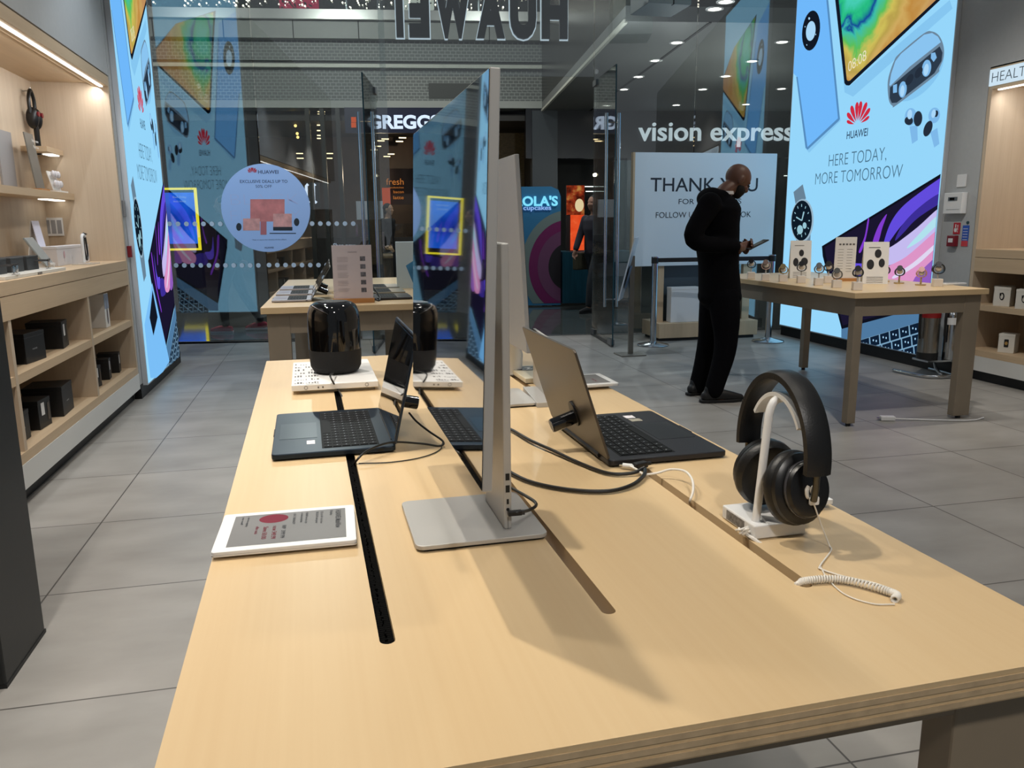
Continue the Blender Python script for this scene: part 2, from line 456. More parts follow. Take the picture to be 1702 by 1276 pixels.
def kuz(x, y, v):
    d = ray(x, y); q = EYE+d*((KP+VD2*(v-.035)-EYE).dot(VD2)/d.dot(VD2)); return ((q-KP).dot(UD2), q.z)
k = MB(); d_ = lambda x, y: EYE+ray(x, y)*((KP-VD2*.01-EYE).dot(VD2)/ray(x, y).dot(VD2))
a_, b_ = d_(554, 411.5), d_(592, 411.5); put_text(k, 'Shop now.', a_, UD2, ZD, (b_-a_).dot(UD2), d_(554, 404).z-a_.z, .03)
obj('window_lettering', k, FROST, p2)
# round promotion sticker on the left pane
su, sz = kuz(442, 346, -0.012)
SR = (kuz(516, 346, -0.012)[0]-kuz(368, 346, -0.012)[0])/2
st = obj('window_sticker', MB().prism(ellipse(0, 0, SR, SR, 56), kp(su, -0.009, sz), UD2, ZD, -VD2, 0.002), mat('pale_blue_vinyl', (172, 198, 240), 0.55))
tag(st, 'round pale blue promotion sticker on the left shop window', 'window sticker')
def stk(px, py):
    u, z = kuz(px, py, -0.012); return u, z
def sflat(name, polys, m, dv):
    k = MB()
    for P in polys: k.flat([stk(*q) for q in P], KP-VD2*(0.0465+dv), UD2, ZD)
    return obj(name, k, m, st)
def bx(x0, y0, x1, y1): return [(x0, y1), (x1, y1), (x1, y0), (x0, y0)]
SALMON = mat('salmon_print', (214, 128, 122), 0.6, noise=0.18, nscale=9)
sflat('printed_screen', [bx(416, 331, 473, 368)], SALMON, 0.0006)
sflat('printed_laptop', [bx(404, 363, 432, 383), bx(454, 355, 485, 377)], mat('pale_salmon_print', (226, 160, 150), 0.6, noise=0.2, nscale=14), 0.0012)
sflat('printed_phone', [bx(433, 368, 443, 390)], mat('rose_print', (190, 110, 112), 0.6), 0.0016)
sflat('printed_shadow', [bx(454, 377, 486, 383), ellipse(397, 377, 4.5, 6.5, 16), ellipse(493, 369, 4.5, 6.5, 16), bx(448, 387, 492, 388.4)], INK, 0.0016)
k = MB(); o_ = stk(413, 289); put_logo(k, kp(o_[0], -0.0125, o_[1]), UD2, ZD, 0.085, 0.066)
obj('logo', k, mat('print_red', (190, 40, 52), 0.5), st)
k = MB()
def stext(s, x0, y0, x1, hpx, bold=0.0):
    a_, b_ = stk(x0, y0), stk(x1, y0); h = (a_[1]-stk(x0, y0+hpx)[1])
    put_text(k, s, kp(a_[0], -0.0125, a_[1]), UD2, ZD, b_[0]-a_[0], h, bold)
stext('HUAWEI', 429, 288.5, 463, 6, 0.02); stext('EXCLUSIVE DEALS UP TO', 399, 304, 478, 5.2, 0.01); stext('50% OFF', 425, 312, 452, 5.0)
stext('*Ask in store for details of the offers', 419, 399.5, 476, 2.2); stext('HUAWEI', 440, 413, 455, 3.0, 0.02)
obj('lettering', k, mat('blue_grey_print', (70, 84, 120), 0.6), st)
k = MB()
for s_, x0, y0, x1 in (('BLACK', 384, 341, 497), ('FRIDAY', 384, 368, 500)):
    a_, b_ = stk(x0, y0), stk(x1, y0); put_text(k, s_, kp(a_[0], -0.0112, a_[1]), UD2, ZD, b_[0]-a_[0], stk(x0, y0-20)[1]-a_[1], -0.03)
obj('outlined_lettering', k, mat('faint_vinyl', (186, 194, 232), 0.55), st)

# ------------------------------------------------------------------ shop name letters on the outside of the glass
hu = MB(); halo = MB()
uR = (on_v(943, 57, 0.12)-M0).dot(UD); uL = (on_v(659, 52, 0.12)-M0).dot(UD); zb = on_v(800, 57, 0.12).z
LET = 'IEWAUH'
lw = {'I': 0.30, 'E': 0.86, 'W': 1.52, 'A': 1.2, 'U': 1.12, 'H': 1.12}
gap = 0.24; tot = sum(lw[c] for c in LET)+gap*(len(LET)-1); sc = (uR-uL)/tot; u = uL
HL = thing('sign_letters', 'dark shop name letters seen from behind, high on the glass shop front', 'sign', mp_((uL+uR)/2, 0.12, zb))
inv = Vector(HL.location)
for c in LET:
    w = lw[c]*sc
    for m_, grow, v0, dp in ((hu, 0.0, 0.09, 0.05), (halo, 0.012, 0.142, 0.012)):
        put_text(m_, c, mp_(u+w+grow, v0+dp/2, zb-grow)-inv, -UD, ZD, w+2*grow, 0.50+2*grow, 0.06, dp, VD)
    u += w+gap*sc
obj('letter_back', hu, mat('letter_grey', (52, 60, 68), 0.5), HL)
obj('lit_face', halo, emat('letter_white', (210, 228, 240), 0.9), HL)

# ------------------------------------------------------------------ lightboxes: the same backlit print left and right
FX = 5.095
def rp(x, y):
    p = on_x(x, y, FX); return (8.36-p.y, p.z)
def z13(x, y): return (1300+x/4.234, y/4.234)
def z25(x, y): return (1300+x/3.647, 250+y/3.647)
def P13(L): return [rp(*z13(*q)) for q in L]
def P25(L): return [rp(*z25(*q)) for q in L]
def El(cx, cy, rx, ry, rot=0, f=z13, n=30): return [rp(*f(*q)) for q in ellipse(cx, cy, rx, ry, n, rot)]
WC, WR = rp(1428, -14), rp(1534, 52)
WRAD = math.hypot(WR[0]-WC[0], WR[1]-WC[1])
def wallpaper(name, ex, us, umid, z0, dz):
    """tablet wallpaper print: rings of teal, green, yellow and sand around the upper left of the tablet"""
    m = bpy.data.materials.new(name); m.use_nodes = True
    nt = m.node_tree; nt.nodes.clear(); L = nt.links.new
    tc = nt.nodes.new('ShaderNodeTexCoord')
    dp = nt.nodes.new('ShaderNodeVectorMath'); dp.operation = 'DOT_PRODUCT'; dp.inputs[1].default_value = tuple(ex/us)
    L(tc.outputs['Object'], dp.inputs[0])
    sp = nt.nodes.new('ShaderNodeSeparateXYZ'); L(tc.outputs['Object'], sp.inputs[0])
    cb = nt.nodes.new('ShaderNodeCombineXYZ'); L(dp.outputs['Value'], cb.inputs[0]); L(sp.outputs[2], cb.inputs[1])
    n = nt.nodes.new('ShaderNodeTexNoise'); n.inputs['Scale'].default_value = 2.2; n.inputs['Detail'].default_value = 5; n.inputs['Distortion'].default_value = 1.0
    L(cb.outputs[0], n.inputs['Vector'])
    sub = nt.nodes.new('ShaderNodeVectorMath'); sub.operation = 'SUBTRACT'; sub.inputs[1].default_value = (WC[0]-umid, WC[1]+dz-z0, 0)
    L(cb.outputs[0], sub.inputs[0])
    ln = nt.nodes.new('ShaderNodeVectorMath'); ln.operation = 'LENGTH'; L(sub.outputs[0], ln.inputs[0])
    ma = nt.nodes.new('ShaderNodeMath'); ma.operation = 'MULTIPLY_ADD'; ma.inputs[1].default_value = 1.02/WRAD; ma.inputs[2].default_value = -0.24; L(ln.outputs['Value'], ma.inputs[0])
    ad = nt.nodes.new('ShaderNodeMath'); ad.operation = 'MULTIPLY_ADD'; ad.inputs[1].default_value = .5; L(n.outputs['Fac'], ad.inputs[0]); L(ma.outputs[0], ad.inputs[2])
    r = ramp(nt, [(0.0, (60, 200, 150)), (.12, (70, 205, 180)), (.24, (40, 190, 130)), (.31, (20, 66, 150)), (.36, (60, 190, 170)), (.46, (90, 190, 90)), (.54, (206, 190, 90)), (.62, (184, 160, 78)), (.70, (206, 170, 96)), (.78, (190, 138, 66)), (.88, (200, 160, 96)), (1.0, (190, 142, 92))])
    L(ad.outputs[0], r.inputs[0])
    e = nt.nodes.new('ShaderNodeEmission'); o = nt.nodes.new('ShaderNodeOutputMaterial')
    L(r.outputs[0], e.inputs[0]); L(e.outputs[0], o.inputs[0])
    return m
WALLPAPER = None
def soft(poly, n=5):
    """the same outline with its corners drawn as a flowing closed curve"""
    P = [Vector((q[0], q[1], 0)) for q in poly]; N = len(P); out = []
    for i in range(N):
        a, b, c, d = P[i-1], P[i], P[(i+1) % N], P[(i+2) % N]
        for k in range(n):
            t = k/n; v = 0.5*((2*b)+(c-a)*t+(2*a-5*b+4*c-d)*t*t+(3*b-a-3*c+d)*t**3); out.append((v.x, v.y))
    return out
BG = (150, 214, 250)
def art():
    A = []
    def add(name, polys, m): A.append((name, polys, m))
    shade = emat('print_shadow', (134, 198, 240), 1.0)
    add('printed_shadow', [P13([(395, 60), (470, 610), (1180, 0), (1200, 60), (500, 680), (440, 650)]), P13([(330, 300), (412, 850), (190, 1075), (170, 1050), (390, 830)]), El(960, 520, 235, 120, -0.85)], shade)
    add('printed_phone', [P13([(-40, 60), (60, -120), (310, -120), (320, 0), (405, 835), (398, 850), (180, 1050), (165, 1040), (105, 540), (-40, 400)])], emat('print_phone_blue', (112, 184, 250), 1.0))
    add('printed_phone_edge', [P13([(312, 0), (326, 0), (408, 838), (398, 852), (180, 1054), (168, 1042), (178, 1036), (394, 832)]), P13([(100, 540), (110, 540), (180, 1040), (166, 1044)])], emat('print_edge_blue', (86, 140, 190), 1.0))
    add('printed_camera', [El(205, 215, 62, 142, 0.12)], emat('print_black', (18, 24, 36), 1.0))
    add('printed_camera_centre', [El(203, 218, 33, 70, 0.12), El(192, 130, 6, 9), El(163, 188, 3, 5), El(238, 242, 3, 5), El(175, 316, 3, 5)], emat('print_pale_blue', (170, 215, 248), 1.0))
    add('printed_tablet', [P13([(340, -240), (375, 0), (440, 585), (452, 600), (475, 602), (1115, 0), (1420, -290), (900, -400)])], emat('print_black', (18, 24, 36), 1.0))
    add('printed_tablet_screen', [P13([(366, -240), (400, 0), (457, 560), (466, 570), (480, 566), (1085, 0), (1370, -270), (900, -400)])], WALLPAPER)
    add('printed_case', [P13(soft([(745, 620), (752, 540), (790, 430), (830, 375), (1000, 235), (1060, 222), (1108, 252), (1138, 320), (1140, 400), (1110, 480), (1080, 530), (810, 738), (780, 745), (755, 710)]))], emat('print_grey_blue', (108, 134, 156), 1.0))
    add('printed_case_lid', [P13([(757, 600), (770, 520), (800, 430), (840, 378), (1002, 244), (1058, 232), (1100, 258), (1120, 296), (900, 470), (765, 604)])], emat('print_lid_blue', (138, 196, 240), 1.0))
    add('printed_case_inside', [P13([(762, 616), (900, 500), (1112, 326), (1132, 370), (1125, 430), (1075, 515), (810, 722), (775, 725), (760, 690)])], emat('print_slate', (44, 58, 74), 1.0))
    add('printed_earbud', [El(852, 630, 28, 58, 0.1), El(1020, 480, 32, 60, 0.15), P13([(784, 600), (812, 590), (812, 650), (784, 655)]), P13([(1052, 375), (1080, 368), (1092, 405), (1070, 436), (1050, 410)]),
                            El(908, 822, 42, 62, 0.1), El(1074, 812, 40, 56, 0.2), P13([(900, 890), (955, 880), (958, 985), (918, 1012)]), P13([(1046, 930), (1096, 900), (1110, 1012), (1074, 1038)])], emat('print_bud_blue', (126, 184, 232), 1.0))
    add('printed_earbud_tip', [El(960, 835, 30, 54, 0.1), El(895, 850, 30, 30, 0), El(1030, 905, 28, 58, 0.35), El(1088, 800, 14, 24, 0.2), El(900, 560, 22, 44, 0.5), El(965, 510, 22, 44, 0.5)], emat('print_tip', (36, 46, 60), 1.0))
    add('printed_earbud_highlight', [El(902, 805, 17, 34, 0.1), El(1070, 800, 15, 30, 0.2), El(850, 640, 15, 40, 0.1), El(1018, 490, 17, 42, 0.15)], emat('print_pale_blue', (170, 215, 248), 1.0))
    add('printed_watch_strap', [P25([(72, 252), (128, 205), (148, 292), (84, 322)]), P25([(84, 520), (176, 505), (170, 640), (110, 660)])], emat('print_strap', (104, 130, 150), 1.0))
    add('printed_watch_bezel', [El(125, 425, 69, 132, 0.04, z25)], emat('print_bezel', (150, 178, 196), 1.0))
    add('printed_watch_dial', [El(122, 425, 62, 122, 0.04, z25)], emat('print_dial', (14, 26, 38), 1.0))
    hands = []
    for i in range(12):
        a_ = math.pi*2*i/12; c_, s_ = math.cos(a_), math.sin(a_)
        hands.append(P25([(122+50*c_-2*s_, 425+100*s_+3*c_), (122+50*c_+2*s_, 425+100*s_-3*c_), (122+42*c_+2*s_, 425+84*s_-3*c_), (122+42*c_-2*s_, 425+84*s_+3*c_)]))
    hands += [P25([(120, 425), (126, 425), (140, 372), (132, 370)]), P25([(122, 428), (122, 420), (90, 400), (88, 408)]), El(112, 480, 18, 28, 0, z25, 14), El(140, 455, 12, 20, 0, z25, 12)]
    add('printed_watch_hands', hands, emat('print_hand', (150, 196, 210), 1.0))
    add('printed_laptop', [P25([(1080, 70), (985, 130), (245, 580), (250, 640), (365, 1082), (372, 1086), (1080, 890)])], emat('print_ink', (14, 16, 28), 1.0))
    add('printed_laptop_screen', [P25([(1080, 90), (985, 146), (262, 586), (270, 640), (372, 1060), (1080, 870)])], emat('print_night', (26, 22, 46), 1.0))
    R = [('violet', (98, 76, 220), [[(1085, 90), (975, 160), (860, 240), (740, 335), (670, 425), (630, 525), (615, 605), (650, 560), (720, 465), (800, 385), (900, 312), (1085, 190)], [(400, 560), (412, 640), (440, 680), (500, 690), (470, 740), (420, 740), (395, 700)]]),
         ('purple', (128, 60, 205), [[(524, 418), (505, 520), (470, 610), (485, 612), (512, 535), (532, 425)], [(640, 385), (590, 455), (553, 560), (585, 562), (612, 470)], [(330, 560), (350, 700), (420, 850), (440, 850), (370, 700), (350, 560)]]),
         ('deep', (60, 46, 150), [[(960, 260), (830, 350), (735, 450), (690, 545), (740, 500), (840, 400), (1085, 240)], [(500, 700), (620, 720), (640, 790), (560, 800), (470, 780)]]),
         ('lilac', (196, 186, 238), [[(1085, 270), (955, 350), (830, 462), (700, 562), (612, 622), (620, 702), (760, 642), (945, 482), (1085, 380)]]),
         ('ice', (176, 224, 236), [[(1085, 310), (950, 392), (850, 492), (760, 592), (850, 542), (948, 452), (1085, 350)]]),
         ('pink', (220, 148, 198), [[(1085, 380), (945, 482), (760, 642), (620, 722), (640, 792), (800, 792), (940, 642), (1085, 500)]]),
         ('mauve', (142, 92, 186), [[(1085, 520), (940, 642), (800, 792), (930, 800), (1085, 640)]]),
         ('white', (222, 214, 240), [[(1085, 440), (940, 560), (800, 680), (680, 760), (700, 770), (830, 690), (950, 580), (1085, 470)]])]
    for nm, c, pl in R: add('printed_swirl', [P25(soft(q)) for q in pl], emat('print_'+nm, c, 1.0))
    add('printed_laptop_deck', [P25([(365, 1082), (1080, 890), (1080, 1400), (700, 1400), (470, 1160), (365, 1140)])], emat('print_deck', (78, 120, 158), 1.0))
    add('printed_keyboard', [P25([(466, 1152), (1080, 968), (1080, 1400), (700, 1400)])], emat('print_key_line', (120, 160, 190), 1.0))
    keys = []
    for r_ in range(4):
        for c_ in range(12):
            x = 480+c_*60+r_*14; y = 1150-c_*18.2+r_*64
            keys.append(P25([(x, y), (x+53, y-16), (x+57, y+42), (x+5, y+58)]))
    add('printed_keys', keys, emat('print_key', (14, 30, 50), 1.0))
    add('printed_key_legends', [El(480+c_*60+r_*14+29+q*9, 1150-c_*18.2+r_*64+20+q*2, 4, 7, 0, z25, 6) for r_ in range(3) for c_ in range(11) for q in (-1, 1)], emat('print_pale_blue', (170, 215, 248), 1.0))
    return A
ART = art()
def lettering_lines():
    a_, b_ = rp(1379, 276), rp(1475, 266.5); c_, d_ = rp(1356.5, 307.6), rp(1501.5, 294); e_, f_ = rp(1409, 231), rp(1444, 225.5)
    return [('HERE TODAY,', a_[0], b_[0], (a_[1]+b_[1])/2, 0.125, -0.012), ('MORE TOMORROW', c_[0], d_[0], (c_[1]+d_[1])/2, 0.125, -0.012)], ('HUAWEI', e_[0], f_[0], (e_[1]+f_[1])/2, 0.075, 0.01), rp(*z13(468, 905)), rp(*z13(622, 700))
TXT, HUA, LG0, LG1 = lettering_lines()
CLOCK0, CLOCK1 = rp(1412, 120), rp(1442, 99)
def lightbox(side):
    name, label = 'lightbox', 'tall backlit blue advertising panel of gadgets on the %s wall' % side
    if side == 'right':
        ex, n, us, dz, D = Vector((0, -1, 0)), Vector((-1, 0, 0)), 1.0, 0.0, XR-FX
        o = Vector((FX, 8.36, 0)); u0, u1, z0, z1 = 0.0, 2.36, 0.125, 4.2
    elif side == 'left':
        ex, n, us, dz, D = Vector((0, 1, 0)), Vector((1, 0, 0)), 0.57, 0.0, 0.042
        o = Vector((XL+D, 6.62, 0)); u0, u1, z0, z1 = 0.06, 2.45, 0.105, 4.2
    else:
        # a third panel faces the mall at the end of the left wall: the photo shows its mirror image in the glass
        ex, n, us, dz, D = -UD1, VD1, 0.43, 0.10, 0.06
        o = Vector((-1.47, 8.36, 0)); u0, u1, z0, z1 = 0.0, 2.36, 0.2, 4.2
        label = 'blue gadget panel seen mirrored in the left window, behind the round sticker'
    root = thing(name, label, 'light box', o+ex*((u0+u1)/2*us)+ZD*z0)
    inv = root.location
    def at(u, z, d=0.0): return o+ex*(u*us)+ZD*z+n*d-inv
    E = ex*us
    fr = MB().prism([(u0-.012, z0-.012), (u1+.012, z0-.012), (u1+.012, z1), (u0-.012, z1)], at(0, 0, -0.002), E, ZD, -n, D-0.004)
    obj('frame', fr, mat('lightbox_white', (196, 200, 204), 0.5), root)
    obj('backlit_panel', MB().flat([(u0, z0), (u1, z0), (u1, z1), (u0, z1)], at(0, 0, 0), E, ZD), emat('backlit_blue', BG, 1.0), root)
    d = 0.0012
    for nm, polys, m in ART:
        whole = nm in ('printed_keys', 'printed_key_legends', 'printed_watch_hands', 'printed_shadow', 'printed_camera_centre', 'printed_phone_edge')
        k = MB()
        for P in polys:
            Q = clip([(p[0], p[1]+dz) for p in P], u0, u1, z0, z1)
            if Q:
                k.flat(Q, at(0, 0, d), E, ZD)
                if m is None: m = wallpaper('wallpaper_print_'+side, ex, us, (u0+u1)/2, z0, dz)
                if not whole: obj(nm, k, m, root); k = MB()
        if k.v: obj(nm, k, m, root)
        d += 0.0004
    if side == 'left':
        for nm, L, m in (('printed_phone', [(236, 545), (250, 470), (279, 600), (262, 628), (247, 628)], emat('print_sky', (122, 190, 246), 1.0)),
                         ('printed_camera', [(245.5, 528), (250.5, 482), (259, 527), (252, 558)], emat('print_black', (18, 24, 36), 1.0))):
            k = MB(); Q = [((on_x(x, y, o.x).y-o.y)/us, on_x(x, y, o.x).z) for x, y in L]
            Q = clip(Q, u0, u1, z0, z1)
            if Q: k.flat(Q, at(0, 0, d), E, ZD); obj(nm, k, m, root)
            d += 0.0004
    k = MB()
    for s_, a_, b_, z, h, bo in TXT: put_text(k, s_, at(a_, z+dz, d), ex, ZD, (b_-a_)*us, h, bo)
    obj('slogan', k, emat('print_teal_grey', (74, 112, 136), 1.0), root)
    k = MB(); s_, a_, b_, z, h, bo = HUA; put_text(k, s_, at(a_, z+dz, d), ex, ZD, (b_-a_)*us, h, bo)
    obj('brand_lettering', k, emat('print_navy', (44, 66, 92), 1.0), root)
    k = MB(); put_logo(k, at(LG0[0], LG0[1]-0.02+dz, d), ex, ZD, (LG1[0]-LG0[0])*us, (LG1[1]-LG0[1])*1.04)
    obj('logo', k, emat('print_red_lit', (206, 44, 66), 1.0), root)
    k = MB(); v = ex*((CLOCK1[0]-CLOCK0[0])*us)+ZD*(CLOCK1[1]-CLOCK0[1])
    put_text(k, '08:08', at(CLOCK0[0], CLOCK0[1]+dz, d+.0002), v, ZD-v.normalized()*v.normalized().z*0.55, v.length, 0.10, -0.005, n=n)
    obj('clock_digits', k, emat('print_cream', (236, 226, 196), 1.0), root)
    return root
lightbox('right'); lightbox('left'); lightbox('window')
# ================================================================== the mall beyond the glass
V = 11.0
def zat(y, x=700, v=V): return on_v(x, y, v).z
def uat(x, y=300, v=V): return (on_v(x, y, v)-M0).dot(UD)
GREYF = mat('grey_fascia', (128, 131, 126), 0.5)
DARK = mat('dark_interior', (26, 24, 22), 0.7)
DARKB = mat('blue_black_panel', (12, 15, 22), 0.3)
BRONZE = wood('dark_bronze_panel', (40, 36, 31), (30, 28, 25), 'Z', 1.0, 0.25, 0.6)
def lattice(name, a, b, sx, sy):
    m = bpy.data.materials.new(name); m.use_nodes = True
    nt = m.node_tree; p = nt.nodes['Principled BSDF']; L = nt.links.new
    tc = nt.nodes.new('ShaderNodeTexCoord'); mp = nt.nodes.new('ShaderNodeMapping')
    mp.inputs['Rotation'].default_value = (math.radians(90), 0, 0)
    L(tc.outputs['Object'], mp.inputs[0])
    br = nt.nodes.new('ShaderNodeTexBrick'); br.inputs['Scale'].default_value = 1.0
    br.inputs['Brick Width'].default_value = sx; br.inputs['Row Height'].default_value = sy
    br.inputs['Mortar Size'].default_value = 0.009
    br.inputs['Color1'].default_value = rgb(*a); br.inputs['Color2'].default_value = rgb(*a); br.inputs['Mortar'].default_value = rgb(*b)
    L(mp.outputs[0], br.inputs['Vector']); L(br.outputs['Color'], p.inputs['Base Color'])
    p.inputs['Roughness'].default_value = 0.6
    return m
LAT = lattice('fret_pattern_panel', (96, 99, 97), (136, 140, 136), 0.13, 0.075)
# bulkhead below the balcony: stepped bands
u0, u1 = -7.0, 6.0
zs = {y: zat(y) for y in (20, 36, 65, 98, 106, 112, 150, 167, 179)}
blk = struct('wall_mall_bulkhead', MBm().b2(u0, u1, V, V+0.6, zs[65], zs[36]), GREYF)
struct('fret_band', MBm().b2(u0, u1, V+0.25, V+0.6, zs[98], zs[65]), LAT, blk)
struct('shadow_gap', MBm().b2(u0, u1, V+0.35, V+0.6, zs[106], zs[98]), mat('shadow_grey', (70, 72, 70), 0.6), blk)
struct('light_ledge', MBm().b2(u0, u1, V+0.05, V+0.6, zs[112], zs[106]), mat('pale_ledge', (188, 188, 176), 0.5), blk)
struct('fret_band', MBm().b2(u0, u1, V+0.2, V+0.6, zs[150], zs[112]), LAT, blk)
struct('fret_band', MBm().b2(u0, u1, V+0.1, V+0.6, zs[167], zs[150]), LAT, blk)
struct('lower_fascia', MBm().b2(u0, u1, V+0.04, V+0.6, zs[179], zs[167]), mat('pale_fascia', (150, 152, 146), 0.5), blk)
for x in (277, 390, 502, 607, 715, 817):
    struct('panel_joint', MBm().b2(uat(x)-.012, uat(x)+.012, V-0.004, V+.3, zs[65], zs[36]), DARK, blk)
struct('vent_panel', MBm().b2(uat(717), uat(800), V-0.01+.1, V+.2, zat(163), zat(137)), mat('vent_grey', (58, 60, 58), 0.5), blk)
# steel edge and balustrade of the upper floor
bl = thing('balcony_balustrade', 'glass balcony balustrade with brushed steel edge above the mall shops', 'balustrade', mp_(0, V-0.15, zs[36]))
def inl(mb, root):
    q = Vector(root.location); mb.v = [tuple(Vector(p)-q) for p in mb.v]; return mb
obj('steel_edge', inl(MBm().b2(u0, u1, V-0.16, V+0.05, zs[36], zs[20]), bl), mat('brushed_steel_band', (165, 165, 162), 0.3, metal=0.9), bl)
obj('glass_panel', inl(MBm().b2(u0, u1, V-0.14, V-0.12, zs[20], zs[20]+1.1), bl), GLD, bl)
obj('handrail', inl(MBm().b2(u0, u1, V-0.17, V-0.09, zs[20]+1.1, zs[20]+1.15), bl), STEEL, bl)
for x in (245, 410, 590, 640, 800): obj('post', inl(MBm().b2(uat(x)-.02, uat(x)+.02, V-0.12, V-0.06, zs[20], zs[20]+1.1), bl), STEEL, bl)
struct('wall_upper_floor', MBm().b2(u0, 16, V+2.6, V+2.8, zs[20], zs[20]+4.5), mat('upper_shop_dark', (40, 40, 40), 0.6, noise=0.5, nscale=0.6))
struct('floor_upper', MBm().b2(u0, 16, V+0.05, V+2.6, zs[36], zs[20]), GREYF)
# lights strung along the balustrade: more than anyone could count
sl = MB(); R = random.Random(3)
for i in range(330):
    u = R.uniform(-4.2, 5.6); z = zs[20]+0.02+0.62*R.random()
    r = R.uniform(0.010, 0.022)
    sl.ball(mp_(u, V-0.2+R.uniform(-.02, .02), z), r, 5)
tag(obj('string_lights', sl, emat('fairy_light', (255, 248, 225), 6.0)), 'curtain of tiny white fairy lights along the balcony', 'fairy lights', kind='stuff')
pl = MB()
for i in range(26):
    u = -4.3+i*0.37+R.uniform(-.1, .1)
    for k in range(14):
        c = mp_(u+R.uniform(-.2, .2), V+0.36+R.uniform(-.05, .05), zs[20]+R.uniform(0.0, .55))
        a = Vector((R.uniform(-1, 1), R.uniform(-1, 1), R.uniform(-.4, 1))).normalized()*0.14; b = a.orthogonal().normalized()*0.03
        pl.add([c, c+a*.5+b, c+a, c+a*.5-b], [(0, 1, 2, 3)])
tag(obj('garland', pl, mat('garland_green', (34, 44, 28), 0.7)), 'dark green garland behind the balcony fairy lights', 'garland', kind='stuff')
for i, (x, lab, w, h) in enumerate(((497, 'red lit shop panel on the upper floor', 60, 10), (690, 'white lit shop shelf seen between the letters on the upper floor', 40, 10))):
    m_ = emat('upper_red', (190, 40, 80), 0.8) if i == 0 else emat('upper_white', (210, 214, 200), 0.9)
    a_ = on_v(x, 12, V+2.5); 
    tag(obj('lit_panel', MBm().b2((a_-M0).dot(UD)-.5, (a_-M0).dot(UD)+.5, V+2.5, V+2.58, a_.z-.12, a_.z+.35), m_), lab, 'lit panel')
# right-hand soffit with its downlights, and the bronze wall above its edge
SZ = 4.0
UE = (on_z(900, 185, SZ)-M0).dot(UD)
sf = struct('ceiling_mall', MBm().b2(UE, 16, 2.2, V+.05, SZ, SZ+0.2), mat('mall_soffit', (112, 114, 112), 0.55))
struct('wall_bronze', MBm().b2(UE, UE+0.12, 2.2, V+.05, SZ+0.2, SZ+4.2), BRONZE)
tm = struct('soffit_edge', MBm().b2(UE-0.02, UE+.03, 2.2, V+.05, SZ-.02, SZ+.03), mat('pale_ledge', (188, 188, 176), 0.5), sf)
for x0, y0, x1, y1 in ((1030, 148, 1186, 0),):
    a_, b_ = on_z(x0, y0, SZ), on_z(x1, y1, SZ)
    ua = (a_-M0).dot(UD)
    struct('soffit_groove', MBm().b2(ua-.02, ua+.02, 2.2, V, SZ-.012, SZ+.01), DARK, sf)
LAMP = emat('downlight_lens', (255, 250, 238), 9.0)
first = None
grid = [(1206, 2), (1188, 14), (1125, 70), (1090, 100), (1061, 127), (1037, 148), (1008, 175), (1300, 69), (1250, 101), (1206, 126), (1168, 148), (1124, 174), (1299, 147), (1240, 173)]
for i, (x, y) in enumerate(grid):
    p = on_z(x, y, SZ-0.004)
    lab = 'recessed white downlight in the mall ceiling above the opticians'
    if first is None:
        first = thing('downlight', lab, 'ceiling light', p, 0, 'mall soffit downlights')
        obj('trim_ring', MB().lathe([(.115, 0.0), (.115, -.012), (.085, -.012), (.085, 0.0)], n=20), WHITE, first)
        obj('lens', MB().lathe([(.084, -.004), (.03, -.012), (.0, -.013)], n=20), LAMP, first)
    else: dup(first, p)
for x, y in ((1130, 90), (1230, 120)):
    p = on_z(x, y, SZ); l = bpy.data.lights.new('mall_downlight', 'POINT'); l.energy = 46; l.shadow_soft_size = .04; l.color = (0.95, 1, 0.97)
    o = bpy.data.objects.new('mall_downlight', l); COL.objects.link(o); o.location = p-Vector((0, 0, 1.3))
for u_, v_, z_, e_ in ((0.5, 6.5, 6.5, 480), (-3.5, 5, 6.5, 260), (4.5, 6, 6.8, 200)):
    l = bpy.data.lights.new('atrium_lamp', 'POINT'); l.energy = e_; l.shadow_soft_size = .08; l.color = (0.95, 1, 0.95)
    o = bpy.data.objects.new('atrium_lamp', l); COL.objects.link(o); o.location = mp_(u_, v_, z_)
# pale beam end that hangs over the doorway
bb = thing('ceiling_beam', 'pale grey ceiling box at the top of the picture above the doorway', 'ceiling box', on_y(1097, 17, 8.3))
obj('casing', MB().b2(-.23, .23, -.25, .25, 0, .45), mat('beam_grey', (150, 158, 160), 0.5), bb, bevel=.004)
obj('seam', MB().b2(.035, .045, -.253, -.2, -.002, .45), DARK, bb)
# ---- bakery
zt, zb_ = zat(180), 0.0
UG0, UG1 = uat(240), uat(900)
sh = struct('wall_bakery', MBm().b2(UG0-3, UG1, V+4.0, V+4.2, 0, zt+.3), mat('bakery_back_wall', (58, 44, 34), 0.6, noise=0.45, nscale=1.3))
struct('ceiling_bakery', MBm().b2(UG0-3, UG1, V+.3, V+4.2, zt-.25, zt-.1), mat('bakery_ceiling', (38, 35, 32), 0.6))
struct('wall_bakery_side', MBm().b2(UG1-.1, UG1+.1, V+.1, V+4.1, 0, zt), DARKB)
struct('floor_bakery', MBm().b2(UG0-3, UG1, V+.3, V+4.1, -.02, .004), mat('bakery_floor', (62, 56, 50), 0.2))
for x in (268, 516, 540, 566, 748):
    struct('shopfront_pier', MBm().b2(uat(x)-.05, uat(x)+.05, V+.05, V+.2, 0, zt), mat('pier_metal', (62, 62, 58), 0.35, metal=.6), sh)
gs = thing('bakery_sign', 'illuminated white bakery name on a navy fascia across the mall', 'sign', mp_(uat(652), V, zat(221)))
ga, gb = uat(578), uat(760)
obj('board', inl(MBm().b2(ga, gb, V-.02, V+.1, zat(221), zat(179)), gs), mat('navy_board', (10, 18, 48), 0.35), gs)
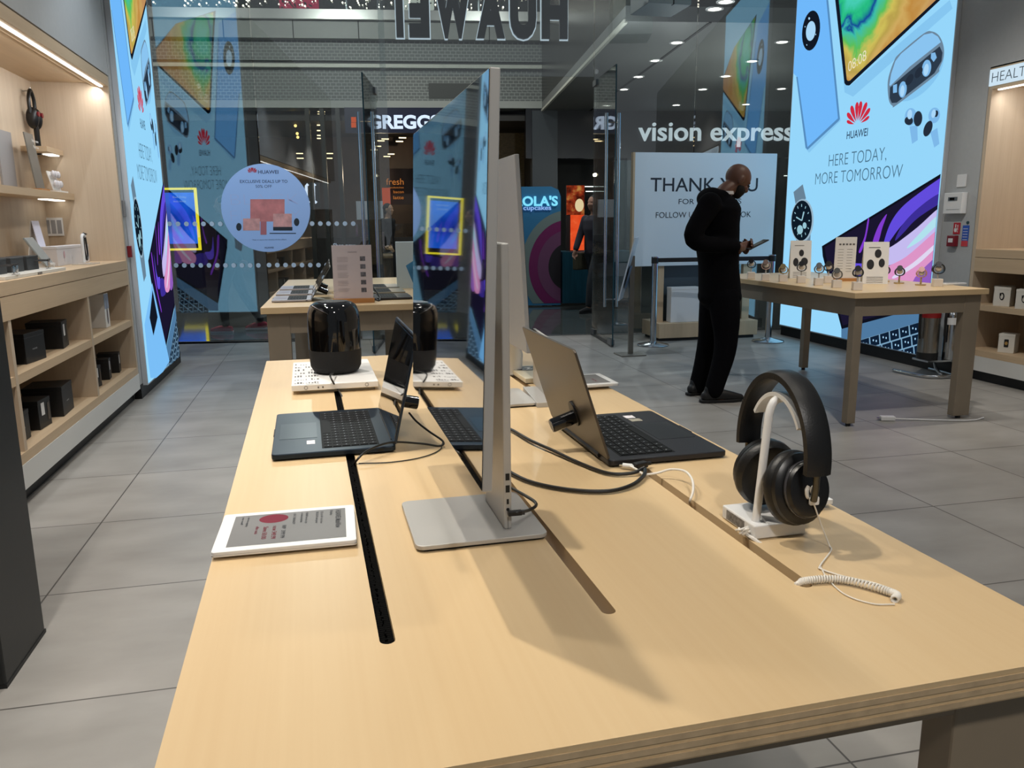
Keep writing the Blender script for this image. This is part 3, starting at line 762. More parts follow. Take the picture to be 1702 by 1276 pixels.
k = MB(); a_ = on_v(612, 213, V-.03); w_ = uat(729)-uat(612)
put_text(k, 'GREGGS', a_, UD, ZD, w_, zat(191)-zat(213), 0.035, 0.05)
obj('lit_letters', inl(k, gs), emat('sign_white', (214, 232, 255), 1.1), gs)
k = MB()
for dx, dy in ((584, 203), (584, 212)):
    q = on_v(dx, dy, V-.03); k.prism([(0, 0), (.115, 0), (.115, .115), (0, .115)], q, UD, ZD, -VD, .02)
obj('orange_squares', inl(k, gs), emat('sign_orange', (220, 90, 40), 0.9), gs)
# lamps inside the bakery
first = None
for x, y in [(534, 186), (534, 190), (533, 200), (533, 208), (533, 217), (533, 225), (533, 230), (498, 255), (499, 263), (548, 255), (547, 263), (640, 231), (633, 234), (628, 243), (622, 249), (669, 229), (664, 235), (650, 256), (643, 260)]:
    zz = 3.45 if y < 240 else 3.0
    p = on_v(x, y, V+ (1.0 if y < 240 else 3.2))
    if first is None:
        first = thing('strip_lamp', 'small warm lamp glowing inside the dark bakery', 'ceiling lamp', p, 0, 'bakery ceiling lamps')
        obj('diffuser', MB().b2(-.09, .09, -.02, .02, -.012, .012), emat('warm_tube', (255, 226, 170), 3.0), first)
        obj('housing', MB().b2(-.1, .1, -.03, .03, .012, .05), BLACK, first)
    else: dup(first, p)
first = None
for x, y in ((487, 193), (489, 201), (491, 209), (494, 222), (495, 228)):
    p = on_v(x, y, V+.7+.02*(y-190))
    if first is None:
        first = thing('pendant_bulb', 'tiny yellow pendant bulb in the bakery window', 'pendant lamp', p, 0, 'bakery pendant bulbs')
        obj('bulb', MB().ball((0, 0, 0), .035, 8), emat('warm_bulb', (255, 214, 120), 3.0), first)
        obj('cord', MB().cyl((0, 0, .03), .004, .3, 6), BLACK, first)
    else: dup(first, p)
def panel_thing(name, label, cat, x0, y0, x1, y1, v, m, t=.05, **kw):
    a_, b_ = on_v(x0, y1, v), on_v(x1, y0, v)
    ua, ub = (a_-M0).dot(UD), (b_-M0).dot(UD)
    r = thing(name, label, cat, mp_((ua+ub)/2, v, a_.z))
    obj('board', inl(MBm().b2(ua, ub, v, v+t, a_.z, (on_v((x0+x1)/2, y0, v)).z), r), m, r)
    return r
def text_on(r, s, x0, y0, x1, hpx, v, m, bold=0.0, name='lettering', depth=0.0):
    a_, b_ = on_v(x0, y0, v), on_v(x1, y0, v)
    k = MB(); put_text(k, s, a_, UD, ZD, (b_-a_).dot(UD), a_.z-on_v(x0, y0+hpx, v).z, bold, depth)
    return obj(name, inl(k, r), m, r)
wb = panel_thing('menu_board', 'dark brown board with small orange words in the bakery', 'menu board', 645, 280, 690, 340, V+2, mat('menu_brown', (46, 28, 20), 0.6))
for s_, x0, y0, x1, h in (('fresh', 642, 307, 671, 11), ('sandwiches', 646, 313, 671, 3), ('bacon', 654, 321, 671, 5), ('latte', 654, 331, 671, 6)):
    text_on(wb, s_, x0, y0, x1, h, V+1.98, emat('menu_orange', (206, 128, 62), 0.7), name='menu_word')
rb = panel_thing('food_poster', 'glowing orange poster beside the bakery door handle', 'poster', 636, 312, 648, 345, V+1.9, emat('poster_orange', (196, 84, 50), 0.8))
tb = panel_thing('bakery_lit_sign', 'two bright white curved strokes on a sign behind the round sticker', 'sign', 505, 300, 530, 345, V+.9, mat('sign_black', (20, 20, 22), 0.5))
k = MB()
for x in (509, 521):
    k.tube([on_v(x+3, 306, V+.85), on_v(x, 309, V+.85), on_v(x+.5, 333, V+.85), on_v(x+5, 337, V+.85)], .035, 8)
obj('lit_stroke', inl(k, tb), emat('stroke_white', (222, 236, 255), 1.4), tb)
cn = panel_thing('bakery_counter', 'long dark counter inside the bakery', 'counter', 470, 395, 700, 470, V+2.2, mat('counter_dark', (36, 32, 28), 0.5, noise=.5, nscale=2), .6)
obj('display_glass', inl(MBm().b2((on_v(480, 380, V+2.2)-M0).dot(UD), (on_v(690, 380, V+2.2)-M0).dot(UD), V+2.25, V+2.3, on_v(600, 395, V+2.2).z, on_v(600, 372, V+2.2).z), cn), GLD, cn)
ws = panel_thing('white_wall_sign', 'white oblong notice behind the left door handles', 'notice', 593, 334, 636, 365, V+1, mat('notice_white', (190, 196, 205), 0.5), .06)
l = bpy.data.lights.new('bakery_lamp', 'POINT'); l.energy = 60; l.color = (1, .8, .55); l.shadow_soft_size = .04
o = bpy.data.objects.new('bakery_lamp', l); COL.objects.link(o); o.location = mp_(uat(620), V+2, 2.6)
# bakery back area with the ribbed gold wall
rw = struct('wall_ribbed', MBm().b2(UG1-1.4, UG1-.1, V+3.0, V+3.1, 0.2, zt), wood('ribbed_gold', (150, 128, 84), (96, 80, 52), 'X', 6.0, .4))
for x in (859, 877):
    p = on_v(x, 205, V+2.9); spot('wall_washer', p+Vector((0, -.1, .4)), p+Vector((0, .05, -1)), 30, 60, 1, .03, (1, .85, .5))
# ---- opticians
struct('wall_opticians', MBm().b2(UG1+.1, 18, V+3.5, V+3.7, 0, zt+.2), mat('optician_wall', (44, 44, 40), 0.6, noise=.4, nscale=.8))
of = struct('wall_optician_fascia', MBm().b2(UE-.4, 16, V+.05, V+.3, zat(262, 1200), SZ+.1), DARKB)
vs = thing('opticians_sign', 'lit white lower-case opticians name above the thank you board', 'sign', mp_(uat(1188), V-.05, zat(240, 1188)))
k = MB(); a_ = on_v(1061, 233.5, V-.06); b_ = on_v(1318, 231, V-.06)
put_text(k, 'vision express', a_, UD, ZD, (b_-a_).dot(UD), zat(203, 1180)-zat(236, 1180), 0.012, .05)
obj('lit_letters', inl(k, vs), emat('optician_white', (206, 222, 228), 1.0), vs)
for x in (1047, 1300, 1420):
    struct('optician_pier', MBm().b2(uat(x)-.06, uat(x)+.06, V+.05, V+.3, 0, zat(262, 1200)), DARKB, of)
first = None
for i, (x, y) in enumerate(((988, 310), (990, 318), (1300, 292))):
    p = on_v(x, y, V+3.465)
    if first is None:
        first = thing('shelf_light', 'thin white shelf light in the opticians window', 'shelf light', p, 0, 'opticians shelf lights')
        obj('tube', MB().b2(-.3, .3, -.015, .015, -.012, .012), emat('cool_tube', (228, 236, 228), 2.0), first)
        obj('bracket', MB().b2(-.3, .3, .015, .03, -.02, .02), BLACK, first)
    else: dup(first, p)
struct('wall_shop_column', MBm().b2(uat(905)-.3, uat(940)-.2, V+.0, V+.4, 0, SZ), mat('column_grey', (48, 54, 58), 0.35))
# ---- cupcake kiosk, in the middle of the mall
kv = 3.4
def pk(x, y): return on_v(x, y, kv)
lk = thing('cupcake_kiosk', 'blue rounded cupcake kiosk panel with purple arches behind the far monitor', 'kiosk', mp_((pk(870, 400)-M0).dot(UD), kv, 0))
ua, ub = (pk(842, 400)-M0).dot(UD), (pk(932, 400)-M0).dot(UD)
zt_ = pk(900, 310).z
KB = mat('kiosk_blue', (48, 118, 160), 0.4)
P = [(ua, 0.02), (ub, 0.02), (ub, zt_-.15), (ub-.04, zt_-.05), (ub-.15, zt_), (ua, zt_)]
obj('panel', inl(MB().prism(P, M0+VD*kv, UD, ZD, VD, .25), lk), KB, lk)
cx, cz = (pk(945, 443)-M0).dot(UD), pk(945, 443).z
sc_ = (pk(945, 443)-M0).dot(UD)-(pk(885, 443)-M0).dot(UD)
for i, (r0, r1, c) in enumerate(((1.10, 1.32, (116, 132, 128)), (.86, 1.10, (112, 20, 84)), (.56, .86, (108, 62, 96)), (.0, .56, (26, 20, 26)))):
    ring = [(cx-r1*sc_*math.cos(t), cz+r1*sc_*math.sin(t)*1.15) for t in [math.radians(a) for a in range(-90, 91, 6)]]
    ring += [(cx-r0*sc_*math.cos(t), cz+r0*sc_*math.sin(t)*1.15) for t in [math.radians(a) for a in range(90, -91, -6)]]
    Q = clip(ring, ua, ub, .05, zt_)
    k = MB().flat(Q, M0+VD*(kv-.004-.002*i), UD, ZD)
    obj('arch_stripe', inl(k, lk), mat('arch_%d' % i, c, 0.45), lk)
KT = emat('kiosk_letters', (130, 226, 255), 1.0)
text_on(lk, "LOLA'S", 858, 342, 927, 16, kv-.02, KT, .03, 'kiosk_name', .03)
text_on(lk, 'cupcakes', 870, 349, 916, 8, kv-.02, emat('kiosk_small', (150, 190, 250), .9), .01, 'kiosk_subtitle', .02)
kc = panel_thing('teal_counter', 'dark teal ribbed counter right of the cupcake kiosk', 'counter', 935, 418, 1052, 504, kv-.1, wood('teal_rib', (22, 70, 86), (14, 52, 66), 'Z', 2.0, .35), .7)
kc['label'] = 'dark teal ribbed counter right of the cupcake panel'
op = panel_thing('cake_poster', 'upright orange poster standing on the teal counter', 'poster', 941, 308, 972, 417, kv+.1, mat('poster_back', (30, 16, 12), .6), .04)
def subrect(r, name, x0, y0, x1, y1, v, m):
    a_, b_ = on_v(x0, y1, v), on_v(x1, y0, v)
    return obj(name, inl(MBm().b2((a_-M0).dot(UD), (b_-M0).dot(UD), v, v+.006, a_.z, b_.z), r), m, r)
def enoise(name, stops, scale, strength=1.0):
    m = emat(name, (255, 255, 255), strength); nt = m.node_tree
    e = [n for n in nt.nodes if n.type == 'EMISSION'][0]
    tc = nt.nodes.new('ShaderNodeTexCoord'); n = nt.nodes.new('ShaderNodeTexNoise'); n.inputs['Scale'].default_value = scale; n.inputs['Detail'].default_value = 3
    r = ramp(nt, stops); nt.links.new(tc.outputs['Object'], n.inputs['Vector']); nt.links.new(n.outputs['Fac'], r.inputs[0]); nt.links.new(r.outputs[0], e.inputs[0])
    return m
subrect(op, 'cake_print', 941.5, 308, 971.5, 357, kv+.09, enoise('cake_print', [(.35, (70, 24, 14)), (.55, (150, 54, 28)), (.7, (196, 140, 70))], 9, .8))
subrect(op, 'orange_print', 948, 357, 971.5, 416, kv+.085, enoise('orange_print', [(.4, (226, 74, 34)), (.6, (236, 88, 44)), (.75, (255, 150, 90))], 8, .9))
k = MB(); k.prism(ellipse(0, 0, .07, .10, 20), on_v(963, 341, kv+.08), UD, ZD, -VD, .004)
obj('cream_seal', inl(k, op), emat('seal_cream', (240, 220, 170), .8), op)
l = bpy.data.lights.new('kiosk_fill', 'POINT'); l.energy = 80; l.color = (.92, .97, 1); l.shadow_soft_size = .03  # added fill light to brighten the kiosk panel
o = bpy.data.objects.new('kiosk_fill', l); COL.objects.link(o); o.location = mp_(5.2, 1.9, 3.3)
l = bpy.data.lights.new('mall_fill', 'POINT'); l.energy = 38; l.color = (.95, .98, 1); l.shadow_soft_size = .03  # added fill light for the passer-by's shoes and the floor there
o = bpy.data.objects.new('mall_fill', l); COL.objects.link(o); o.location = (-1.5, 11.6, 3.1)
# ---- screen in a yellow light frame
tv = 8.6
def pt(x, y): return on_v(x, y, tv)
uu = [(pt(x, 360)-M0).dot(UD) for x in (262, 270, 325, 330)]
zz = [pt(300, y).z for y in (312, 320, 405, 416)]
yt = thing('advert_screen', 'blue advertising screen in a glowing yellow frame seen through the left glass', 'advert screen', mp_((uu[0]+uu[3])/2, tv, 0))
obj('body', inl(MBm().b2(uu[0], uu[3]-.02, tv+.02, tv+.2, 0.02, zz[0]), yt), mat('screen_body', (14, 15, 20), .3), yt)
obj('screen', inl(MBm().b2(uu[1], uu[2], tv, tv+.02, zz[2], zz[1]), yt), enoise('blue_screen', [(.3, (8, 36, 140)), (.5, (20, 90, 215)), (.75, (60, 140, 235))], 1.0, 1.35), yt)
t_ = .042
k = MBm(); k.b2(uu[0], uu[3], tv-.05, tv+.03, zz[0]-t_, zz[0]); k.b2(uu[0], uu[3], tv-.05, tv+.03, zz[3], zz[3]+t_); k.b2(uu[3]-t_, uu[3], tv-.05, tv+.03, zz[3], zz[0]); k.b2(uu[0], uu[0]+t_, tv-.05, tv+.03, zz[3], zz[0])
obj('light_frame', inl(k, yt), emat('yellow_neon', (244, 226, 40), 1.3), yt)
text_on(yt, 'Black Friday', 287, 329, 310, 3.5, tv-.01, emat('screen_pale', (150, 180, 240), .9)); text_on(yt, 'deals inside', 288, 336, 309, 3.5, tv-.01, emat('screen_pale', (150, 180, 240), .9))
# far wall panels of the mall at left
struct('wall_mall_left', MBm().b2(-9.2, -9.0, 0, 30, 0, 8), DARKB)
struct('wall_mall_far', MBm().b2(-9, 22, 17, 17.2, 0, 9), DARKB)
# ================================================================== shop furniture
TZ = 0.86
# ---- front display table (turned 1.36 degrees)
TH = math.radians(1.36); TO = Vector((-0.160, 0.582, 0))
TA = Vector((math.cos(TH), math.sin(TH), 0)); TB = Vector((-math.sin(TH), math.cos(TH), 0))
TW, TL = 0.928, 2.176
ft = thing('display_table', 'long pale maple display table with three cable slots in the foreground', 'table', TO, TH)
SLOTS = (0.208, 0.462, 0.720); SWD = 0.0085; B0, B1 = 0.222, 1.955
k = MB(); xs = [0.0]
for s_ in SLOTS: xs += [s_-SWD, s_+SWD]
xs.append(TW); T0 = TZ-0.034
for i in range(0, len(xs), 2): k.b2(xs[i], xs[i+1], 0, TL, T0, TZ)
for s_ in SLOTS:
    arc = [(SWD*math.cos(a), SWD*math.sin(a)) for a in [math.pi*i/10 for i in range(11)]]
    k.prism([(SWD, -B0)]+[(x, -y) for x, y in arc]+[(-SWD, -B0)], (s_, B0, T0), (1, 0, 0), (0, 1, 0), (0, 0, 1), TZ-T0) if 0 else None
    near = [(-SWD, -B0)]+[(SWD, -B0)]+[(SWD*math.cos(a), -SWD*math.sin(a)) for a in [math.pi*i/10 for i in range(11)]]
    for pl in range(10):   # rounded slot ends built as thin wedges so that every face stays convex
        a0, a1 = math.pi*pl/10, math.pi*(pl+1)/10
        q0, q1 = (SWD*math.cos(a0), -SWD*math.sin(a0)), (SWD*math.cos(a1), -SWD*math.sin(a1))
        k.prism([(q0[0], -B0), q0, q1, (q1[0], -B0)][::-1], (s_, B0, T0), (1, 0, 0), (0, 1, 0), (0, 0, 1), TZ-T0)
        k.prism([(q0[0], TL-B1), (q0[0], -q0[1]), (q1[0], -q1[1]), (q1[0], TL-B1)], (s_, B1, T0), (1, 0, 0), (0, 1, 0), (0, 0, 1), TZ-T0)
obj('table_top', k, MAPLE, ft)
PLY = wood('plywood_edge', (176, 152, 118), (132, 112, 86), 'X', 3.0, 0.5)
ply = MB()
for i, (a, b) in enumerate(((0.002, 0.008), (0.012, 0.018), (0.022, 0.028))):
    ply.b2(-.0012, TW+.0012, -.0012, 0.0, T0+a, T0+b); ply.b2(TW, TW+.0012, 0, TL, T0+a, T0+b); ply.b2(-.0012, 0, 0, TL, T0+a, T0+b)
obj('edge_ply', ply, mat('ply_brown', (188, 164, 130), .55, noise=.15, nscale=40), ft)
ap = mat('taupe_laminate', (142, 128, 108), .45, noise=.08, nscale=8)
obj('apron', MB().b2(.02, TW-.02, .035, .06, T0-.034, T0), ap, ft)
obj('apron', MB().b2(.02, TW-.02, TL-.06, TL-.035, T0-.034, T0), ap, ft)
obj('apron', MB().b2(.02, .045, .06, TL-.06, T0-.034, T0), ap, ft)
obj('apron', MB().b2(TW-.045, TW-.02, .06, TL-.06, T0-.034, T0), ap, ft)
for x0 in (.02, TW-.152):
    for y0 in (.033, TL-.078):
        obj('leg', MB().b2(x0, x0+.132, y0, y0+.045, 0, T0-.001), ap, ft, bevel=.003)
for s_ in SLOTS:
    obj('cable_tray', MB().b2(s_-.035, s_+.035, .2, 1.98, T0-.09, T0-.085), BLACK, ft)
BR = mat('brush_fibre', (5, 5, 5), .95, spec=.1)
k = MB(); R = random.Random(5)
y = .225
while y < 1.95:
    for sx in (-1, 1): k.b2(SLOTS[0]+sx*SWD*.98, SLOTS[0]+sx*R.uniform(-.0015, .002), y, y+.0035, TZ-.012-R.uniform(0, .003), TZ-.008)
    y += .0045
obj('brush_strip', k, BR, ft)
for s_ in SLOTS[1:]:
    obj('slot_shade_liner', MB().b2(s_-SWD-.0005, s_+SWD+.0005, .215, 1.965, T0-.03, T0-.026), mat('liner_shade_brown', (60, 46, 32), .7), ft)  # liner colour darkened to stand in for shade inside the slots
def tp(a, b, z=0.0): return TO+TA*a+TB*b+ZD*(TZ+z)

def simple_table(label, o, rz, w, l, legs, topmat):
    t = thing('display_table', label, 'table', o, rz)
    obj('table_top', MB().b2(0, w, 0, l, TZ-.036, TZ), topmat, t, bevel=.002)
    ap_ = mat('taupe_apron', (134, 122, 105), .5, noise=.06, nscale=8)
    for (x0, x1, y0, y1) in ((.03, w-.03, .03, .055), (.03, w-.03, l-.055, l-.03), (.03, .055, .055, l-.055), (w-.055, w-.03, .055, l-.055)):
        obj('apron', MB().b2(x0, x1, y0, y1, TZ-.15, TZ-.036), ap_, t)
    for (x0, y0, lw, ld) in legs:
        obj('leg', MB().b2(x0-.002, x0+lw+.002, y0-.002, y0+ld+.002, 0.02, TZ-.037), ap_, t, bevel=.003)
        obj('foot', MB().cyl((x0+lw/2, y0+ld/2, 0), .016, .021, 12), BLACK, t)
    return t
far_t = simple_table('maple display table in the middle of the shop with rows of open laptops', (-.368, 4.62, 0), math.radians(-1.2), .93, 2.40,
                     [(.03, .03, .12, .05), (.78, .03, .12, .05), (.03, 2.32, .12, .05), (.78, 2.32, .12, .05)], MAPLE)
wat_t = simple_table('display table on the right set out with watches on white stands', (3.17, 4.37, 0), math.radians(0), .98, 1.98,
                     [(.03, .03, .055, .055), (.83, .03, .115, .055), (.03, 1.895, .055, .055), (.895, 1.895, .055, .055)], MAPLE)

# ---- display hutches along both walls
LEDM = emat('led_strip', (250, 250, 245), 3.2)
def hutch(side):
    # local frame: x goes into the wall, y along the wall towards the glass, mirrored for the right side
    s = -1 if side == 'left' else 1
    X = XL if side == 'left' else XR
    ye = 6.555 if side == 'left' else 5.625      # end nearest the glass
    ys = -0.9 if side == 'left' else 2.2
    lab = {'left': 'tall pale oak display unit with lit niche and cubby shelves on the left wall',
           'right': 'tall pale oak display unit with white boxes under its counter on the right wall'}[side]
    t = thing('display_unit', lab, 'display unit', (X, ye, 0))
    def B(x0, x1, y0, y1, z0, z1, mb=None):
        mb = mb or MB(); a, b = sorted((s*x0, s*x1)); return mb.b2(a, b, y0-ye, y1-ye, z0, z1)
    D = .50
    OK = wood('oak_panel_'+side, (202, 184, 160), (188, 168, 144), 'Z', 1.0, .5)
    OY = OAKY
    obj('back_panel', B(D, D+.02, ys, ye, .2, 2.36), OK, t)
    obj('end_panel', B(-.0, D, ye-.035, ye, .2, 2.36), OK, t)
    obj('frame_top', B(-.0, .10, ys, ye-.035, 2.29, 2.36), OY, t)
    obj('niche_ceiling', B(.10, D, ys, ye-.035, 2.31, 2.34), OY, t)
    obj('counter_top', B(-.0, D, ys, ye-.035, .998, 1.062), OY, t)
    fr = obj('drawer_front', B(.0, .02, ys, ye-.035, .884, .994), OY, t)
    obj('shelf', B(.02, D, ys, ye-.035, .884, .902), OY, t)
    sh_z = .62
    obj('shelf', B(.005, D, ys, ye-.035, sh_z-.045, sh_z), OY, t)
    obj('shelf', B(.0, D, ys, ye-.035, .205, .255), OY, t)
    divs = [5.455, 4.155, 2.9, 1.7] if side == 'left' else [3.0]
    for d in divs: obj('divider', B(.003, D, d-.018, d+.018, .255, .884), OK, t)
    obj('plinth', B(-.002, D, ys, ye, .085, .204), mat('plinth_white', (214, 214, 210), .5), t)
    obj('kick_board', B(.05, .07, ys, ye, 0, .085), BLACK, t)
    obj('led_strip', B(.03, .05, ys+.1, ye-.06, 2.281, 2.2895), LEDM, t)
    # the strip's own light falls into the niche
    for yy in ([5.9, 4.6, 3.2, 1.6] if side == 'left' else [4.9, 3.4]):
        l = bpy.data.lights.new('niche_led', 'AREA'); l.shape = 'RECTANGLE'; l.size = 1.25; l.size_y = .03
        l.energy = 5.0; l.color = (.97, .98, 1)
        o = bpy.data.objects.new('niche_led', l); COL.objects.link(o); o.location = (X+s*.06, yy, 2.275)
        o.rotation_euler = Euler((0, math.radians(-28*s), 0)).to_quaternion().to_euler()
        o.rotation_euler.rotate_axis('Z', math.radians(90))
    if side == 'left':
        # floating shelf and its under-shelf lights
        a_ = on_x(12, 318, XL-.30); 
        obj('niche_shelf', B(.30, D, 5.02, 6.515, 1.50, 1.545), OY, t)
        obj('niche_shelf', B(.34, D, 6.16, 6.515, 1.81, 1.845), OY, t)
        for (y0, z) in ((6.12, 1.4985), (6.34, 1.4985), (6.33, 1.8085)):
            obj('shelf_lamp', B(.36, .42, y0, y0+.16, z-.006, z), emat('shelf_lamp_glow', (250, 248, 240), 3.0), t)
    else:
        hd = obj('header_sign', B(-.012, .03, ys, ye-.01, 2.315, 2.437), emat('header_glow', (205, 226, 240), 1.0), t)
        k = MB(); a_ = on_x(1648, 137.5, XR-.015); b_ = on_x(1702, 130, XR-.015)
        h = on_x(1648, 116, XR-.015).z-a_.z
        put_text(k, 'HEALTH', a_-Vector((X, ye, 0)), Vector((0, -1, 0)), ZD, (a_.y-b_.y)*1.26, h*.8, -.012)
        obj('header_lettering', k, mat('header_grey', (88, 104, 116), .6), hd)
        obj('frame_cap', B(-.0, .06, ys, ye, 2.437, 2.46), OY, t)
    return t
hutch('left'); hutch('right')

# ---- black totem in the left foreground
tt = thing('totem', 'matt black totem cut off by the left edge of the picture', 'totem', (-1.16, 2.58, 0))
obj('body', MB().b2(-.18, .195, -.20, .135, .0, 1.62), mat('totem_black', (20, 23, 24), .42), tt, bevel=.006)
obj('base_plate', MB().b2(-.182, .197, -.202, .137, .0, .012), BLACK, tt)

# ---- thank-you pedestal
py = 8.25
pd = thing('sign_pedestal', 'oak plinth holding the big thank you board inside the right window', 'pedestal', (4.13, py, 0))
obj('plinth', MB().b2(-.58, .62, 0, .50, .035, .20), OAK, pd, bevel=.004)
obj('kick_board', MB().b2(-.55, .59, .03, .47, 0, .036), BLACK, pd)
for x in (-.56, .50): obj('post', MB().b2(x, x+.09, .16, .22, .20, .832), OAK, pd)
obj('back_board', MB().b2(-.47, .50, .26, .275, .20, .832), mat('slate_board', (70, 84, 92), .4), pd)
bl_, br_ = on_y(1053, 443, py+.12), on_y(1293, 255, py+.12)
sb = thing('thank_you_board', 'large pale blue board reading thank you behind the man', 'sign board', ((bl_.x+br_.x)/2, py+.16, bl_.z))
sw, shh = br_.x-bl_.x, br_.z-bl_.z
obj('panel', MB().b2(-sw/2, sw/2, -.03, .03, 0, shh), mat('board_white', (214, 226, 234), .55), sb, bevel=.003)
obj('edge_trim', MB().b2(-sw/2-.022, -sw/2, -.03, .03, 0, shh), OAK, sb)
k = MB()
def btext(s_, x0, y0, x1, hpx, bold):
    a_, b_ = on_y(x0, y0, py+.128), on_y(x1, y0, py+.128); h = on_y(x0, y0-hpx, py+.128).z-a_.z
    put_text(k, s_, a_-Vector(sb.location), (1, 0, 0), ZD, b_.x-a_.x, h, bold)
btext('THANK YOU', 1081, 318, 1259, 24, .004); btext('FOR VISITING US', 1128, 339, 1232, 9, -.004); btext('FOLLOW US ON FACEBOOK', 1090, 362, 1248, 10, -.004)
obj('lettering', k, mat('navy_print', (26, 34, 48), .6), sb)
for i, (x0, x1, z1, y0, lab, m) in enumerate(((-.42, -.08, .36, .04, 'white carton on the plinth left of the man', WHITE), (.02, .20, .40, .04, 'white carton on the plinth just left of the man\'s leg', WHITE), (.30, .44, .42, .08, 'patterned box on the plinth right of the man\'s leg', None))):
    b_ = thing('carton', lab, 'box', (4.13+(x0+x1)/2, py+y0+.08, .201))
    mm = m or mat('patterned_print', (120, 122, 118), .5, noise=.9, nscale=38)
    obj('body', MB().b2(-(x1-x0)/2, (x1-x0)/2, -.06, .06, 0, z1), mm, b_, bevel=.003)
    obj('lid', MB().b2(-(x1-x0)/2-.002, (x1-x0)/2+.002, -.062, .062, z1, z1+.03), WHITE, b_, bevel=.003)

# ---- rope barrier posts
def stanchion(x, y, lab):
    t = thing('barrier_post', lab, 'barrier post', (x, y, 0), 0, 'chrome barrier posts')
    obj('base', MB().lathe([(.0, 0), (.165, 0), (.17, .008), (.165, .014), (.06, .034), (.03, .05), (.0, .05)], n=36), STEEL, t, smooth=True)
    obj('pole', MB().cyl((0, 0, .045), .034, .83, 24), STEEL, t, smooth=True)
    obj('belt_head', MB().cyl((0, 0, .875), .037, .06, 24), mat('belt_black', (18, 18, 20), .5), t, smooth=True)
    obj('cap', MB().lathe([(.038, .935), (.038, .945), (.0, .95)], n=24), STEEL, t, smooth=True)
    return t
s1 = stanchion(3.384, 8.02, 'chrome barrier post left of the man'); s2 = stanchion(4.70, 7.93, 'chrome barrier post right of the man')
BELT = mat('belt_black', (18, 18, 20), .5)
bt = tag(obj('barrier_belt', MB().add([(3.4215, 8.016, .885), (4.6625, 7.934, .885), (4.6625, 7.934, .93), (3.4215, 8.016, .93), (3.4215, 8.020, .885), (4.6625, 7.938, .885), (4.6625, 7.938, .93), (3.4215, 8.020, .93)], [(0, 1, 2, 3), (7, 6, 5, 4), (3, 2, 6, 7), (4, 5, 1, 0)]), BELT), 'black retractable belt stretched between the two chrome posts', 'barrier belt')
# ---- leaflet post
lp_ = thing('leaflet_stand', 'slim grey floor stand with angled leaflet holder by the open glass door', 'leaflet stand', (2.93, 7.50, 0))
obj('base_plate', MB().b2(-.14, .12, -.12, .12, 0, .012), mat('stand_grey', (130, 128, 122), .4, metal=.6), lp_, bevel=.003)
obj('post', MB().b2(-.03, .02, -.012, .012, .012, .98), mat('stand_grey', (130, 128, 122), .4, metal=.6), lp_)
rt = Euler((math.radians(14), 0, math.radians(62))).to_matrix()
obj('leaflet_panel', MB().box((-.06, -.05, .86), (.30, .012, .62), rt), mat('leaflet_white', (196, 206, 216), .25), lp_)
obj('leaflet_print', MB().box((-.062, -.062, .78), (.20, .004, .22), rt), mat('leaflet_blue', (84, 104, 130), .4), lp_)

# ---- glass doors standing open
def door(n, hinge, free, z0=.02, z1=2.85):
    h, f_ = Vector(hinge), Vector(free); d = (f_-h); L = d.length; d.normalize(); q = Vector((-d.y, d.x, 0))
    k = [d*a+q*b+ZD*z for z in (z0, z1) for b in (-.006, .006) for a in (0.0, L)]
    t = bpy.data.objects.new('door_%d' % n, None); COL.objects.link(t); t.location = (h.x, h.y, 0); t['kind'] = 'structure'
    F = [(0, 2, 3, 1), (4, 5, 7, 6), (0, 1, 5, 4), (2, 6, 7, 3), (0, 4, 6, 2), (1, 3, 7, 5)]
    obj('glass_leaf', MB().add(k, F), GLD, t)
    obj('edge', MB().add([d*a+q*b+ZD*z for z in (z0, z1) for b in (-.0065, .0065) for a in (L-.004, L+.001)], F), mat('glass_edge', (30, 66, 78), .2), t)
    for z, a in ((z1-.06, 0), (z0, 0), (z0, L-.16)):
        obj('patch_fitting', MB().add([d*x+q*b+ZD*zz for zz in (z, z+.06) for b in (-.02, .02) for x in (a, a+.16)], F), mat('patch_steel', (120, 124, 126), .35, metal=.8), t)
    obj('bottom_rail', MB().add([d*x+q*b+ZD*zz for zz in (z0-.012, z0+.012) for b in (-.011, .011) for x in (0, L)], F), mat('rail_dark', (60, 64, 66), .4, metal=.7), t)
    for s_ in (-1, 1):
        o_ = d*(L-.12)+q*(s_*.065)
        hd = obj('handle', MB().cyl(o_+ZD*.42, .017, 1.98, 16), STEEL, t, smooth=True)
        for z in (.50, 2.31): obj('handle_bracket', MB().tube([d*(L-.12)+ZD*z, o_+ZD*z], .008, 8), STEEL, hd)
    return t
door(1, (.62, 9.30, 0), (.432, 8.298, 0), z1=2.75)
door(2, (3.03, 9.02, 0), (2.924, 8.019, 0))

